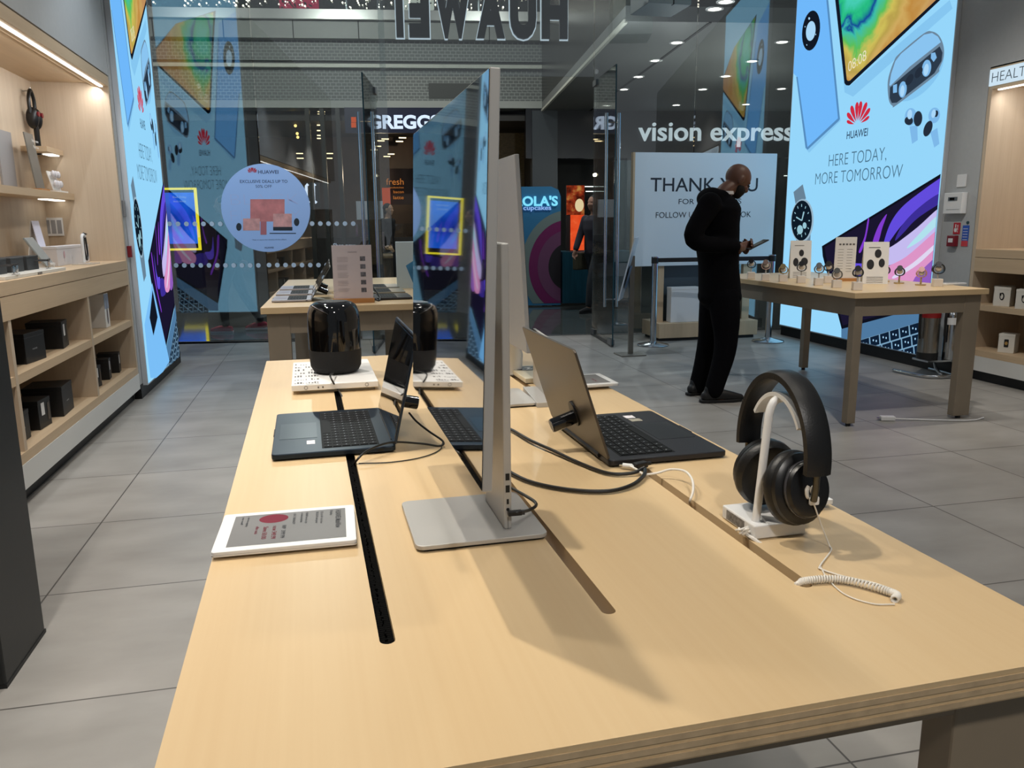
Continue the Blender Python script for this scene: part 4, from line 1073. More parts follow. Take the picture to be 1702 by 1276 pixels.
# ---- fire point beside the right wall
es = thing('extinguisher_stand', 'chrome tube floor stand holding the two fire extinguishers under the watch table', 'extinguisher stand', (4.93, 5.84, 0))
k = MB(); P = [(-.17, .13, .018), (-.10, -.20, .018), (.14, -.22, .018), (.17, .10, .018)]
k.tube(curve_pts(P, 8), .013, 10)
obj('foot_tube', k, STEEL, es, smooth=True)
obj('upright', MB().tube([(.03, -.21, .018), (.05, -.12, .06), (.105, -.02, .13), (.105, .06, .80)], .014, 10), STEEL, es, smooth=True)
obj('cradle', MB().b2(-.07, .19, -.16, .03, .125, .140), STEEL, es)
def extinguisher(lab, x, y, z, r, h, body, band, black_base=True):
    t = thing('fire_extinguisher', lab, 'fire extinguisher', (x, y, z), 0)
    obj('cylinder', MB().lathe([(0, 0), (r, 0.0), (r, h*.86), (r*.8, h*.95), (r*.35, h), (0, h)], n=28), body, t, smooth=True)
    if black_base: obj('base_ring', MB().cyl((0, 0, -.001), r*1.03, h*.11, 28), BLACK, t, smooth=True)
    obj('label_band', MB().cyl((0, 0, h*.70), r*1.01, h*.14, 28), band, t, smooth=True)
    obj('valve', MB().cyl((0, 0, h), r*.25, .04, 14), STEEL, t)
    obj('lever', MB().box((.02, 0, h+.05), (.11, .02, .014)), BLACK, t)
    obj('hose', MB().tube(curve_pts([(-r*.2, 0, h+.03), (-r*1.2, -.01, h-.02), (-r*1.4, -.02, h*.6), (-r*1.25, -.02, h*.35)], 6), .011, 8), BLACK, t, smooth=True)
    return t
extinguisher('large steel fire extinguisher with red label band under the watch table', 4.945, 5.80, .142, .082, .50, mat('ext_steel', (150, 146, 138), .25, metal=.9), mat('ext_red', (140, 24, 26), .4))
extinguisher('smaller chrome fire extinguisher beside the leg of the watch table', 5.085, 5.72, .142, .05, .42, STEEL, WHITE, False)
# ---- small fittings on the right pier
def plate(name, lab, cat, y, z, w, h, d, m):
    t = thing(name, lab, cat, (XR, y, z)); obj('body', MB().b2(-d, -.0005, -w/2, w/2, -h/2, h/2), m, t, bevel=min(d*.3, .004)); return t
plate('blank_switch_plate', 'white blank wall plate above the alarm panel on the right pier', 'wall plate', 5.805, 1.61, .10, .10, .012, WHITE)
ap_ = plate('alarm_panel', 'white alarm panel with a small dark display on the right pier', 'alarm panel', 5.83, 1.43, .20, .17, .055, WHITE)
obj('display', MB().b2(-.058, -.055, -.05, .05, .02, .05), mat('panel_grey', (90, 96, 100), .4), ap_)
obj('dark_window', MB().b2(-.06, -.058, -.02, .03, .025, .045), BLACKG, ap_)
obj('door_seam', MB().b2(-.057, -.055, -.08, .06, -.052, -.05), mat('panel_grey', (90, 96, 100), .4), ap_)
fs = plate('fire_action_sign', 'small red hand sign above the call point on the right pier', 'safety sign', 5.815, 1.225, .075, .095, .004, mat('sign_red', (176, 26, 40), .45))
k = MB(); k.flat(ellipse(.012, -.012, .014, .02, 16), (-.0046, 0, 0), (0, -1, 0), (0, 0, 1)); k.flat([(.006, 0), (.018, 0), (.016, .035), (.008, .035)], (-.0046, 0, 0), (0, -1, 0), (0, 0, 1))
k.v = [(x, y+.024, z) for x, y, z in k.v]
obj('hand_symbol', k, WHITE, fs)
k = MB(); put_text(k, 'FIRE', (-.0046, -.018, -.03), (0, 0, 1), (0, 1, 0), .06, .016, .01); obj('lettering', k, WHITE, fs)
cp = plate('call_point', 'dark red fire call point box on the right pier', 'call point', 5.83, 1.122, .088, .09, .04, mat('call_red', (122, 20, 34), .35))
obj('break_glass', MB().b2(-.042, -.04, -.025, .025, -.012, .022), WHITE, cp)
fa = plate('fire_notice', 'blue and red fire notice beside the call point', 'safety sign', 5.715, 1.165, .07, .17, .004, mat('notice_blue', (40, 84, 178), .45))
obj('red_half', MB().b2(-.0048, -.004, -.035, .035, -.085, -.04), mat('notice_red', (206, 66, 74), .45), fa)
k = MB()
for i in range(5): k.b2(-.0052, -.0046, -.025, .025, .055-i*.022, .059-i*.022)
obj('text_lines', k, WHITE, fa)
tag(obj('wall_button', MB().cyl((0, 0, 0), .012, .008, 16, (-1, 0, 0)), mat('button_green', (26, 60, 66), .4), loc=(XR, 5.70, 1.272)), 'tiny dark round button above the blue fire notice', 'wall button')
# small fittings on the left pier
def platel(name, lab, cat, y, z, w, h, d, m):
    t = thing(name, lab, cat, (XL, y, z)); obj('body', MB().b2(.0005, d, -w/2, w/2, -h/2, h/2), m, t, bevel=.003); return t
platel('grey_switch_plate', 'grey switch plate on the narrow wall strip left of the light box', 'wall plate', 6.585, 1.44, .025, .12, .02, mat('switch_grey', (120, 122, 124), .5))
platel('call_point', 'dark red call point on the narrow wall strip left of the light box', 'call point', 6.60, 1.125, .03, .085, .03, mat('call_red', (122, 20, 34), .35))
# floor lead near the watch table
ld = tag(obj('floor_lead', MB().tube(curve_pts([(3.60, 4.47, .012), (3.75, 4.43, .006), (3.92, 4.36, .006), (4.08, 4.32, .006), (4.2, 4.36, .006)], 6), .005, 8), WHITE, smooth=True), 'white cable lying on the floor under the watch table', 'cable')
pg = thing('mains_adapter', 'small white adapter at the end of the floor cable', 'adapter', (3.56, 4.48, 0), math.radians(-20))
obj('body', MB().b2(-.045, .045, -.022, .022, .002, .03), WHITE, pg, bevel=.004)
obj('pins', MB().b2(-.065, -.045, -.012, .012, .01, .018), STEEL, pg)
# ================================================================== devices on the front table
SILVER = mat('silver_shell', (176, 174, 170), 0.42, metal=0.25)
SCREEN = mat('glass_screen', (3, 4, 8), 0.02, spec=1.0, coat=1.0)
PORT = mat('port_black', (5, 5, 5), 0.6)
def monitor(label, cx, cy, flip, lean=2.0, ports=True):
    """28 inch display: screen towards local -x, stand spine behind it, plate base in front"""
    t = thing('monitor', label, 'monitor', (cx, cy, TZ), TH-math.radians(.3))
    base = MB().prism(rrect(-.093, -.095, .095, .095, .012), (0, 0, .0035), (1, 0, 0), (0, 1, 0), (0, 0, 1), .0065)
    b_ = obj('base_plate', base, SILVER, t, bevel=.0012)
    obj('rubber_foot', MB().prism(rrect(-.088, -.09, .09, .09, .012), (0, 0, 0), (1, 0, 0), (0, 1, 0), (0, 0, 1), .0036), BLACK, b_)
    sp = obj('stand_spine', MB().b2(.0375, .049, -.064, .064, .010, .415), SILVER, t, bevel=.002)
    obj('hinge_block', MB().b2(-.008, .038, -.02, .05, .30, .39), SILVER, t, bevel=.003)
    if ports:
        for nm, z0, z1, w in (('usb_port', .083, .093, .0058), ('usb_port', .065, .0755, .0058), ('usb_c_port', .0475, .055, .003), ('card_slot', .010, .028, .0012)):
            obj(nm, MB().b2(.0432-w/2, .0432+w/2, -.0645, -.0638, z0, z1), PORT if nm != 'card_slot' else mat('slot_grey', (120, 120, 118), .5), sp)
        obj('headphone_jack', MB().cyl((.0432, -.0638, .0395), .0024, .0007, 12, (0, -1, 0)), PORT, sp)
    # the panel leans back by a couple of degrees about its lower edge
    zb, zt = .152, .593; l = math.radians(lean)
    def T(mb): mb.v = [(-.037+x*math.cos(l)+z*math.sin(l), y, zb+z*math.cos(l)-x*math.sin(l)) for x, y, z in mb.v]; return mb
    obj('panel_shell', T(MB().b2(-.0055, .0055, -.304, .304, 0, zt-zb)), SILVER, t, bevel=.0012)
    obj('screen', T(MB().b2(-.0062, -.0052, -.3025, .3025, .0015, zt-zb-.0015)), SCREEN, t)
    return t
monitor('large silver desktop monitor seen edge-on in the centre of the front table', .190, 1.130, False)
def yy(x, y, Y): p = on_y(x, y, Y); return (p.x, p.y, p.z)
m2t, m2b = Vector(yy(858.5, 256, 2.03)), Vector(yy(879, 587, 2.03))
m2 = thing('monitor', 'second monitor, pale back towards us, on a white tapered foot behind the tall edge-on monitor', 'monitor', (m2b.x+.03, 2.335, TZ), TH)
hh = m2t.z-m2b.z; dx = m2t.x-m2b.x
def lean2(x, y, z): f = z/hh; return (m2b.x-(m2b.x+.03)-.0072+x+dx*f, y, m2b.z-TZ+z)
k = MB().b2(-.006, .006, -.305, .305, 0, hh); k.v = [lean2(*p) for p in k.v]; obj('panel_shell', k, mat('pale_shell', (146, 147, 148), .45, metal=.1), m2, bevel=.0015)
k = MB().b2(.0055, .0068, -.303, .303, .002, hh-.002); k.v = [lean2(*p) for p in k.v]; obj('screen', k, SCREEN, m2)
zc = m2b.z-TZ+.01
rings = []
for z, hw, hd, x0 in ((.002, .050, .055, -.012), (.012, .050, .055, -.012), (.06, .058, .07, -.016), (zc, .052, .09, -.030)):
    rings.append([(x0+hw*math.copysign(abs(math.cos(a))**.6, math.cos(a))*.6, hd*math.copysign(abs(math.sin(a))**.6, math.sin(a)), z) for a in [2*math.pi*i/28 for i in range(28)]])
obj('tapered_foot', MB().loft(rings), WHITE, m2, smooth=True)
obj('foot_ring', MB().prism(ellipse(-.012, 0, .036, .058, 28), (0, 0, 0), (1, 0, 0), (0, 1, 0), (0, 0, 1), .0025), SILVER, m2)
gp_ = thing('grey_plate', 'thin grey metal plate on the table just behind the tall monitor', 'base plate', (.436, 1.955, TZ), TH)
obj('plate', MB().prism(rrect(-.06, -.095, .05, .095, .012), (0, 0, .0035), (1, 0, 0), (0, 1, 0), (0, 0, 1), .006), SILVER, gp_, bevel=.001)
obj('rubber_foot', MB().prism(rrect(-.055, -.09, .046, .09, .012), (0, 0, 0), (1, 0, 0), (0, 1, 0), (0, 0, 1), .0036), BLACK, gp_)

def make_keys(w, d, x0, x1, m_key, lit):
    """keyboard block as one part: rows of low keys between x0 and x1"""
    k = MB(); rows = 6; rp_ = (x1-x0)/rows; n = 14; cp_ = (w*.86)/n
    for r_ in range(rows):
        x = x0+r_*rp_
        if r_ == rows-1:
            cols = [(0, 1), (1, 1), (2, 1), (3, 6), (9, 1), (10, 1), (11, 1), (12, 1), (13, 1)]
        else: cols = [(c, 1) for c in range(n)]
        for c, s_ in cols:
            y = -w*.43+c*cp_
            k.b2(x+.0012, x+rp_-.0012, y+.0012, y+cp_*s_-.0012, 0, .0013)
    return k
def laptop(label, loc, rz, w=.352, d=.232, tilt=13.0, body=(30, 42, 58), back=(60, 66, 76), lid_len=.224, rough=.35, metal=.6, group=None, screen_m=None, stickers=()):
    t = thing('laptop', label, 'laptop', loc, rz, group)
    BM = mat('laptop_%d_%d_%d' % body, body, rough, metal=metal); LM = mat('lid_%d_%d_%d' % back, back, rough, metal=metal)
    pr = rrect(-.004, -w/2, d, w/2, .009)
    b_ = obj('base', MB().prism(pr, (0, 0, .0035), (1, 0, 0), (0, 1, 0), (0, 0, 1), .0105), BM, t, bevel=.0018)
    obj('underside', MB().prism(rrect(.006, -w/2+.012, d-.012, w/2-.012, .009), (0, 0, 0), (1, 0, 0), (0, 1, 0), (0, 0, 1), .0037), BLACK, b_)
    KM = mat('key_black', (9, 10, 12), .6, spec=.2)
    obj('keyboard_well', MB().b2(.026, .137, -w*.44, w*.44, .0138, .0143), mat('well_black', (6, 7, 8), .6, spec=.2), t)
    kb = obj('keyboard', make_keys(w, d, .029, .134, KM, 0), KM, t, loc=(0, 0, .0143))
    lg = MB()
    for r_ in range(6):
        for c in range(14):
            if r_ == 5 and 3 <= c <= 8: continue
            x = .029+r_*.0175; y = -w*.43+c*w*.86/14
            lg.b2(x+.007, x+.0095, y+w*.027, y+w*.034, .0013, .0015)
    obj('key_legends', lg, mat('legend_grey', (150, 156, 162), .6), kb)
    obj('touchpad', MB().b2(.145, d-.012, -.066, .066, .0138, .0144), mat('pad_%d_%d_%d' % body, tuple(int(c*.92) for c in body), .28, metal=metal), t)
    obj('thumb_notch', MB().b2(d-.002, d+.0008, -.028, .028, .0105, .0142), BLACK, b_)
    for dy in (.33, .40): obj('side_port', MB().b2(.02, .031, w/2-.0004, w/2+.0006, .006, .010) if dy < .35 else MB().b2(.02, .031, -w/2-.0006, -w/2+.0004, .006, .010), PORT, b_)
    th_ = math.radians(tilt)
    def T(mb): mb.v = [(x*math.cos(th_)-z*math.sin(th_), y, .012+z*math.cos(th_)+x*math.sin(th_)) for x, y, z in mb.v]; return mb
    pl_ = rrect(-w/2, .004, w/2, lid_len, .008)
    ld_ = obj('lid', T(MB().prism([(p[0], p[1]) for p in pl_], (-.0045, 0, 0), (0, 1, 0), (0, 0, 1), (1, 0, 0), .0045)), LM, t, bevel=.001)
    obj('bezel', T(MB().prism([(p[0]*.985, .004+(p[1]-.004)*.985) for p in pl_], (.0001, 0, 0), (0, 1, 0), (0, 0, 1), (1, 0, 0), .0005)), mat('bezel_black', (6, 6, 8), .12, coat=.6), ld_)
    obj('screen', T(MB().b2(.0006, .0011, -w/2+.008, w/2-.008, .016, lid_len-.009)), screen_m or SCREEN, ld_)
    obj('hinge', MB().tube([(-.003, -w*.36, .011), (-.003, w*.36, .011)], .0058, 10), BLACK, t)
    for (x, y, sx, sy, m_) in stickers: obj('sticker', MB().b2(x, x+sx, y, y+sy, .0139, .0144), m_, t)
    t['lid_tilt'] = tilt
    return t, T
STK = mat('sticker_white', (222, 218, 222), .5, noise=.25, nscale=160)
left_l, TLf = laptop('open dark blue laptop facing left, nearest laptop on the left of the front table', (.106, 1.717, TZ), math.pi+TH, .352, .232, 13.2, (25, 38, 52), (40, 52, 68), stickers=[(.150, .088, .016, .028, STK)])
right_l, TRt = laptop('open space grey laptop turned away, nearest laptop on the right of the front table', (.484, 1.512, TZ), TH, .352, .234, 18.3, (50, 50, 54), (86, 80, 73), lid_len=.222, rough=.4, metal=.6, stickers=[(.150, .088, .026, .022, mat('sticker_grey', (150, 146, 132), .5, noise=.3, nscale=200)), (.150, .118, .022, .024, STK)])
tb3 = thing('tablet', 'thin pale tablet standing on edge behind the grey laptop lid, only its top edge showing', 'tablet', (.528, 1.945, TZ), math.radians(-4))
obj('body', MB().b2(-.004, .004, -.145, .145, .012, .163), SILVER, tb3, bevel=.0015); obj('screen', MB().b2(.004, .0046, -.14, .14, .018, .158), SCREEN, tb3); obj('stand', MB().b2(-.04, .03, -.10, .10, .0, .0125), SILVER, tb3, bevel=.001)
obj('speaker_slot', MB().b2(-.002, .002, -.13, -.09, .1625, .1634), PORT, tb3)
nb = thing('slim_gadget_box', 'thin pale box with a black oval print lying beside the second monitor', 'box', (.567, 2.24, TZ), TH)
obj('box', MB().b2(-.045, .06, -.10, .11, .002, .016), mat('pale_box', (196, 186, 160), .4), nb, bevel=.002)
obj('base', MB().b2(-.043, .058, -.098, .108, 0, .002), BLACK, nb)
ov = obj('oval_print', MB().prism(ellipse(.005, .055, .042, .036, 26), (0, 0, .016), (1, 0, 0), (0, 1, 0), (0, 0, 1), .0008), mat('oval_black', (20, 20, 22), .4), nb)
obj('white_mark', MB().b2(-.004, .014, .035, .041, .0168, .0174).b2(-.004, .014, .058, .064, .0168, .0174).b2(.002, .008, .035, .064, .0168, .0174), WHITE, ov)

# security clamps on the lids (they come away from the lid, so they are things)
def clamp(label, root, T, x_, y_, z_, disc):
    c = thing('security_clamp', label, 'security clamp', root.location, root.rotation_euler.z)
    q = MB().cyl((-.0047, y_, z_), .014, .052, 24, (-1, 0, 0)); obj('cylinder', T(q), BLACKG, c, smooth=True)
    q = MB().cyl((-.0570, y_, z_), .0125, .001, 24, (-1, 0, 0)); obj('end_cap', T(q), mat('cap_grey', (52, 52, 54), .3), c)
    if disc:
        q = MB().prism(ellipse(y_, z_+.006, .020, .026, 28), (-.0047, 0, 0), (0, 1, 0), (0, 0, 1), (-1, 0, 0), .004); obj('adhesive_plate', T(q), BLACK, c)
    else:
        q = MB().b2(-.012, -.0047, y_-.018, y_+.018, z_-.018, z_+.018); obj('adhesive_plate', T(q), BLACK, c)
    return c
clamp('black security cylinder on the back of the blue laptop lid', left_l, TLf, 0, .015, .064, False)
clamp('black security cylinder with round plate on the back of the grey laptop lid', right_l, TRt, 0, -.045, .062, True)

def cable(name, label, pts, r, m, cat='cable', n=8):
    return tag(obj(name, MB().tube(curve_pts(pts, n), r, 8), m, smooth=True), label, cat)
CBLK = mat('cable_black', (20, 19, 18), .45); CWHT = mat('cable_white', (226, 222, 214), .4)
def tz(x, y, h=.0035): p = on_z(x, y, TZ+h); return (p.x, p.y, p.z)
def yy(x, y, Y): p = on_y(x, y, Y); return (p.x, p.y, p.z)
cable('security_cable', 'thin black cable looping from the blue laptop lid into the left slot', [yy(680, 686, 1.69), yy(692, 700, 1.66), yy(712, 716, 1.62), tz(736, 733, .012), tz(731, 741, .006), tz(700, 737, .010), tz(650, 735, .022), tz(612, 748, .02), tz(592, 766, .006), tz(588, 778, -.03)], .0021, CBLK)
cable('power_lead', 'thin black lead lying in a wide loop behind the blue laptop', [tz(736, 734, .002), tz(730, 748, .002), tz(700, 760, .002), tz(650, 768, .002), tz(596, 770, .002)], .0012, CBLK)
cable('laptop_lead', 'short pale lead from the far side of the blue laptop to the slot', [tz(568, 688, .002), tz(585, 683, .004), tz(603, 681, .007), tz(612, 685, .008)], .0014, CWHT)
cable('black_cable', 'black cable running from the grey laptop towards the tall monitor, upper one', [tz(800, 690, .004), tz(848, 713, .006), tz(880, 731, .008), tz(918, 748, .008), tz(960, 768, .005), tz(1010, 786, .005), tz(1050, 786, .006), tz(1071, 777, .012)], .0034, CBLK)
cable('black_cable', 'black cable curving in front of the grey laptop towards the tall monitor, lower one', [tz(800, 752, .004), tz(850, 786, .005), tz(890, 803, .005), tz(950, 814, .005), tz(1010, 816, .005), tz(1050, 806, .006), tz(1070, 790, .008), tz(1072, 779, .010)], .0036, CBLK)
pgk = thing('black_plug', 'black plug in the side of the grey laptop', 'plug', on_z(1064, 773, TZ+.009), math.radians(20))
obj('body', MB().b2(-.014, .014, -.007, .007, -.005, .006), BLACK, pgk, bevel=.002)
obj('strain_relief', MB().cyl((.013, 0, 0), .0036, .012, 10, (1, 0, 0)), BLACK, pgk)
wc = cable('usb_cable', 'white cable from the grey laptop arching into the right slot', [tz(1046, 774, .008), tz(1058, 780, .008), tz(1071, 788, .006), tz(1092, 786, .010), tz(1115, 780, .018), tz(1138, 783, .022), tz(1150, 796, .02), tz(1152, 815, .014), tz(1147, 832, .002), tz(1147, 838, -.02)], .0021, CWHT)
wc2 = thing('usb_plug', 'white plug beside the black plug on the grey laptop', 'plug', on_z(1046, 774, TZ+.008), math.radians(-35))
obj('body', MB().cyl((-.012, 0, 0), .0042, .022, 12, (1, 0, 0)), WHITE, wc2, smooth=True)
obj('tip', MB().b2(-.018, -.012, -.003, .003, -.0015, .0015), STEEL, wc2)
mc = cable('monitor_cable', 'short black cable curling out of the foot of the tall monitor', [yy(851, 852, 1.064), yy(862, 851, 1.06), tz(878, 848, .026), tz(890, 841, .026), tz(889, 834, .022), tz(874, 824, .016), tz(852, 812, .012), tz(838, 806, .006)], .0025, CBLK)
mp2 = thing('monitor_plug', 'black plug in the side of the tall monitor stand', 'plug', Vector(yy(858, 852, 1.061)), 0)
obj('body', MB().b2(-.012, .008, -.004, .004, -.0035, .0035), BLACK, mp2, bevel=.001)
obj('collar', MB().b2(.008, .012, -.003, .003, -.0028, .0028), mat('cap_grey', (52, 52, 54), .3), mp2)

# ---- glossy black speaker on its white box
sb_ = thing('speaker_plinth', 'flat white printed box under the round black speaker', 'display box', (0, 2.355, TZ), TH)
obj('top_slab', MB().b2(-.112, .116, -.19, .19, .010, .026), PAPER, sb_, bevel=.0015)
obj('foot', MB().b2(-.092, .108, -.17, .18, 0, .010), mat('plinth_grey', (176, 172, 164), .6), sb_)
k = MB()
for i in range(7):
    for c in range(9):
        if R.random() < .75: k.b2(-.105+c*.0075, -.105+c*.0075+R.uniform(.002, .006), -.17+i*.05, -.17+i*.05+R.uniform(.004, .03), .026, .0263)
k.b2(-.075, -.04, -.185, -.182, .026, .0263); k.b2(-.01, .0, -.185, -.182, .026, .0263)
obj('small_print', k, mat('print_grey', (96, 94, 92), .6), sb_)
k = MB()
for x in (-.075, .085): k.add([(x+.005*math.cos(a)*q, -.1905, .018+.005*math.sin(a)*q) for q in (1, .75) for a in [math.pi*2*i/14 for i in range(14)]], [(i, (i+1) % 14, 14+(i+1) % 14, 14+i) for i in range(14)])
for x in (-.045, -.033): k.add([(x, -.1905, .015), (x+.004, -.1905, .015), (x+.004, -.1905, .02), (x, -.1905, .02)], [(0, 1, 2, 3)])
obj('front_icons', k, mat('print_grey', (96, 94, 92), .6), sb_)
spk = thing('smart_speaker', 'glossy black round-shouldered speaker at the far end of the front table', 'speaker', (.012, 2.345, TZ+.0265))
pr = [(0, 0), (.052, 0), (.064, .006), (.0715, .02), (.0735, .05), (.0735, .068)]
obj('fabric_base', MB().lathe(pr+[(.0, .068)], n=48), mat('speaker_mesh', (7, 7, 8), .8, bump=.5, nscale=500), spk, smooth=True)
pr2 = [(0, .068), (.0735, .068), (.0738, .10), (.0735, .15), (.071, .175), (.064, .192), (.052, .2005), (.040, .203), (.030, .2015), (.0, .198)]
obj('gloss_shell', MB().lathe(pr2, n=56), BLACKG, spk, smooth=True)
obj('light_ring', MB().lathe([(.040, .2032), (.043, .2034), (.043, .2028), (.040, .2026)], n=40), mat('ring_grey', (60, 60, 64), .2), spk)
cable('speaker_cable', 'black cable from the back of the speaker into the left slot', [yy(556, 618, 2.268), yy(549, 623, 2.18), yy(552, 632, 2.155), tz(560, 645, .01), tz(567, 656, .002), tz(570, 668, -.01)], .0024, CBLK)

# ---- electronic price tags
EPAPER = mat('epaper_grey', (116, 114, 113), .4, noise=.03, nscale=20, spec=.25)
def price_tag(label, loc, rz, w, d, lines, disc=True, lift=.012):
    """reader stands towards local -x; text runs along local -y"""
    t = thing('price_tag', label, 'price tag', loc, rz)
    obj('frame', MB().prism(rrect(-w/2, -d/2, w/2, d/2, .005), (0, 0, lift), (1, 0, 0), (0, 1, 0), (0, 0, 1), .008), WHITE, t, bevel=.0012)
    sc_ = obj('display', MB().b2(-w/2+.018, w/2-.014, -d/2+.014, d/2-.014, lift+.0079, lift+.0084), EPAPER, t)
    obj('acrylic_foot', MB().b2(-w*.36, w*.36, -d*.30, d*.30, 0, lift), mat('clear_foot', (196, 190, 180), .15), t)
    k = MB(); kr = MB()
    for (s_, u, v, wd, h, red) in lines:
        put_text(kr if red else k, s_, (u, v, lift+.0087), (0, -1, 0), (1, 0, 0), wd, h, .006)
    if disc: kr.flat(ellipse(-.022, d/2-.036, .021, .018, 26), (0, 0, lift+.0085), (1, 0, 0), (0, 1, 0))
    obj('text', k, INK, sc_)
    if kr.v: obj('red_print', kr, mat('tag_red', (112, 30, 48), .6, spec=.2), sc_)
    obj('edge_seal', MB().b2(-w/2-.0002, w/2+.0002, -d/2-.0002, d/2+.0002, lift+.003, lift+.0034), mat('seal_grey', (160, 158, 155), .5), t)
    return t
L1 = [('HUAWEI MateView', .068, .052, .074, .0085, 0), ('Display', .060, .052, .02, .004, 0), ('28.2 inch 4K+ real colour', .046, .052, .052, .004, 0), ('98% DCI-P3 wide gamut', .039, .052, .048, .004, 0), ('HDR400 low blue light', .024, .052, .046, .004, 0), ('wireless projection', .017, .052, .04, .004, 0), ('USB-C, HDMI, MiniDP', .006, .052, .044, .004, 0),
      ('RRP', -.008, .006, .014, .006, 0), ('399.99', -.008, -.014, .030, .006, 0), ('now 349.99', -.021, .006, .05, .007, 1), ('Save 50.00', -.034, .006, .048, .007, 1), ('offer ends', -.045, .010, .03, .005, 1), ('terms apply', -.060, .052, .04, .0035, 0), ('see staff', -.068, .052, .03, .0035, 0)]
price_tag('white electronic price tag with a grey display at the left front edge of the table', (-.075, 1.150, TZ), math.radians(-.6), .193, .148, L1, True, .004)
price_tag('small white price tag lying right of the grey laptop lid, near the far edge', (.694, 2.085, TZ), math.pi+TH, .115, .15, [('Laptop 16', .03, .05, .06, .008, 0), ('now', -.01, .04, .04, .01, 1)], False, .008)
pt_ = thing('tag_holder', 'low white tag holder half hidden behind the headphones', 'tag holder', (.712, 1.098, TZ), TH)
obj('plate', MB().b2(-.045, .034, -.052, .040, .008, .016), WHITE, pt_, bevel=.001)
obj('foot', MB().b2(-.035, .02, -.03, .03, 0, .008), mat('plinth_grey', (176, 172, 164), .6), pt_)

# ---- headphones on their stand
HX, HY = .617, .992
hs = thing('headphone_stand', 'white hooked headphone stand at the right front of the table', 'headphone stand', (HX, HY, TZ), TH)
obj('base', MB().b2(-.052, .030, -.028, .064, .001, .021), WHITE, hs, bevel=.002)
obj('wedge_top', MB().add([(-.03, -.026, .021), (.015, -.026, .021), (.015, .0, .021), (-.03, .0, .021), (-.03, -.004, .029), (-.012, -.004, .029)], [(0, 1, 5, 4), (0, 4, 3), (1, 2, 5), (2, 3, 4, 5), (0, 3, 2, 1)]), WHITE, hs)
obj('price_label', MB().b2(-.0526, -.0519, .0, .05, .004, .018), mat('label_grey', (120, 118, 116), .5, noise=.5, nscale=220), hs)
pole = [(-.040, -.010, .018), (-.034, -.008, .08), (-.026, -.004, .15), (-.022, -.002, .178), (-.014, 0, .192), (.0, .002, .195), (.02, .004, .192)]
obj('pole', MB().tube(curve_pts(pole, 8), .0058, 14), WHITE, hs, smooth=True)
RC = .0785
k = MB(); rings = []
for i in range(19):
    a = math.radians(90+52*(1-2*i/18)); 
    rings.append([(x, math.cos(a)*(RC+r_)*.86, .106+math.sin(a)*(RC+r_)*1.18-.0) for x, r_ in ((-.012, .0), (.014, .0), (.014, .005), (-.012, .005))])
k.loft(rings); obj('cradle', k, WHITE, hs, smooth=True)
hp = thing('headphones', 'black over-ear headphones hanging on the white stand', 'headphones', (HX, HY, TZ), TH)
LEA = mat('black_leather', (15, 15, 16), .42, bump=.15, nscale=400); HPB = mat('headphone_black', (12, 12, 13), .35)
rings = []
for i in range(41):
    a = math.radians(90+(96)*(1-2*i/40))
    cy, cz = math.cos(a), math.sin(a)
    ry, rz_ = .0865, .108
    z0 = .120
    base = (cy*ry, z0+(cz*rz_ if cz > 0 else cz*rz_*.9))
    nx, nz = cy, cz
    w = .0182
    th_ = .0072
    rings.append([(x, base[0]+nx*t_, base[1]+nz*t_) for x, t_ in ((-w, -th_*.6), (-w*.6, -th_), (w*.6, -th_), (w, -th_*.6), (w, th_*.6), (w*.6, th_), (-w*.6, th_), (-w, th_*.6))])
k = MB().loft(rings); obj('headband', k, LEA, hp, smooth=True)
CR = .0405
for sgn in (-1, 1):
    # slider arm
    obj('slider', MB().tube([(0, sgn*.0865, .112), (0, sgn*.086, .09), (0, sgn*.083, .072)], .0045, 10), mat('slider_metal', (88, 84, 74), .35, metal=.8), hp, smooth=True)
    ax = Vector((.10, sgn*1.0, .20*1)).normalized()     # outward axis of the cup
    c0 = Vector((0, sgn*.028, .074))
    def disc(prof): 
        m = MB(); a = ax.orthogonal().normalized(); b = ax.cross(a)
        # keep one cross axis vertical so the cup can be taller than wide
        up = (ZD-ax*ax.z).normalized(); sd = ax.cross(up)
        rings_ = [[c0+ax*h+(up*math.cos(2*math.pi*i/36)*1.12+sd*math.sin(2*math.pi*i/36))*r_ for i in range(36)] for r_, h in prof]
        return m.loft(rings_)
    pad = disc([(.020, .001), (.030, -.004), (.042, -.004), (.047, .003), (.047, .012), (.044, .016)])
    cup = obj('ear_cup', disc([(.042, .015), (.0445, .017), (.044, .024), (.039, .028), (.035, .029), (.0345, .037), (.032, .0415), (.028, .0427), (.0005, .043)]), HPB, hp, smooth=True)
    obj('ear_pad', pad, LEA, hp, smooth=True)
    obj('cup_ring', disc([(.0352, .031), (.0358, .0325), (.0358, .0345), (.0352, .036)]), mat('ring_grey', (60, 60, 64), .2), cup, smooth=True)
    obj('cup_mark', MB().prism([(-.006, -.004), (.006, .0), (-.006, .004)], c0+ax*.0432+Vector((0, 0, 0)), (ZD-ax*ax.z).normalized(), ax.cross(ZD).normalized(), ax, .0004), mat('mark_grey', (70, 70, 72), .4), cup)
cable('tether_tag', 'white security tag hooked to the right ear cup of the headphones', [yy(1352, 822, .925), yy(1343, 826, .92), yy(1341, 815, .92), yy(1345, 808, .92)], .003, CWHT, 'security tag')
tgt = thing('tether_sensor', 'small white sensor dangling from the headphone arm', 'security tag', Vector(yy(1353, 832, .915)))
obj('body', MB().box((0, 0, 0), (.014, .006, .012)), WHITE, tgt, bevel=.002)
obj('loop', MB().tube(curve_pts([(0, 0, .006), (-.006, 0, .014), (-.002, 0, .022), (.004, 0, .014), (0, 0, .006)], 5), .0012, 8), CWHT, tgt)
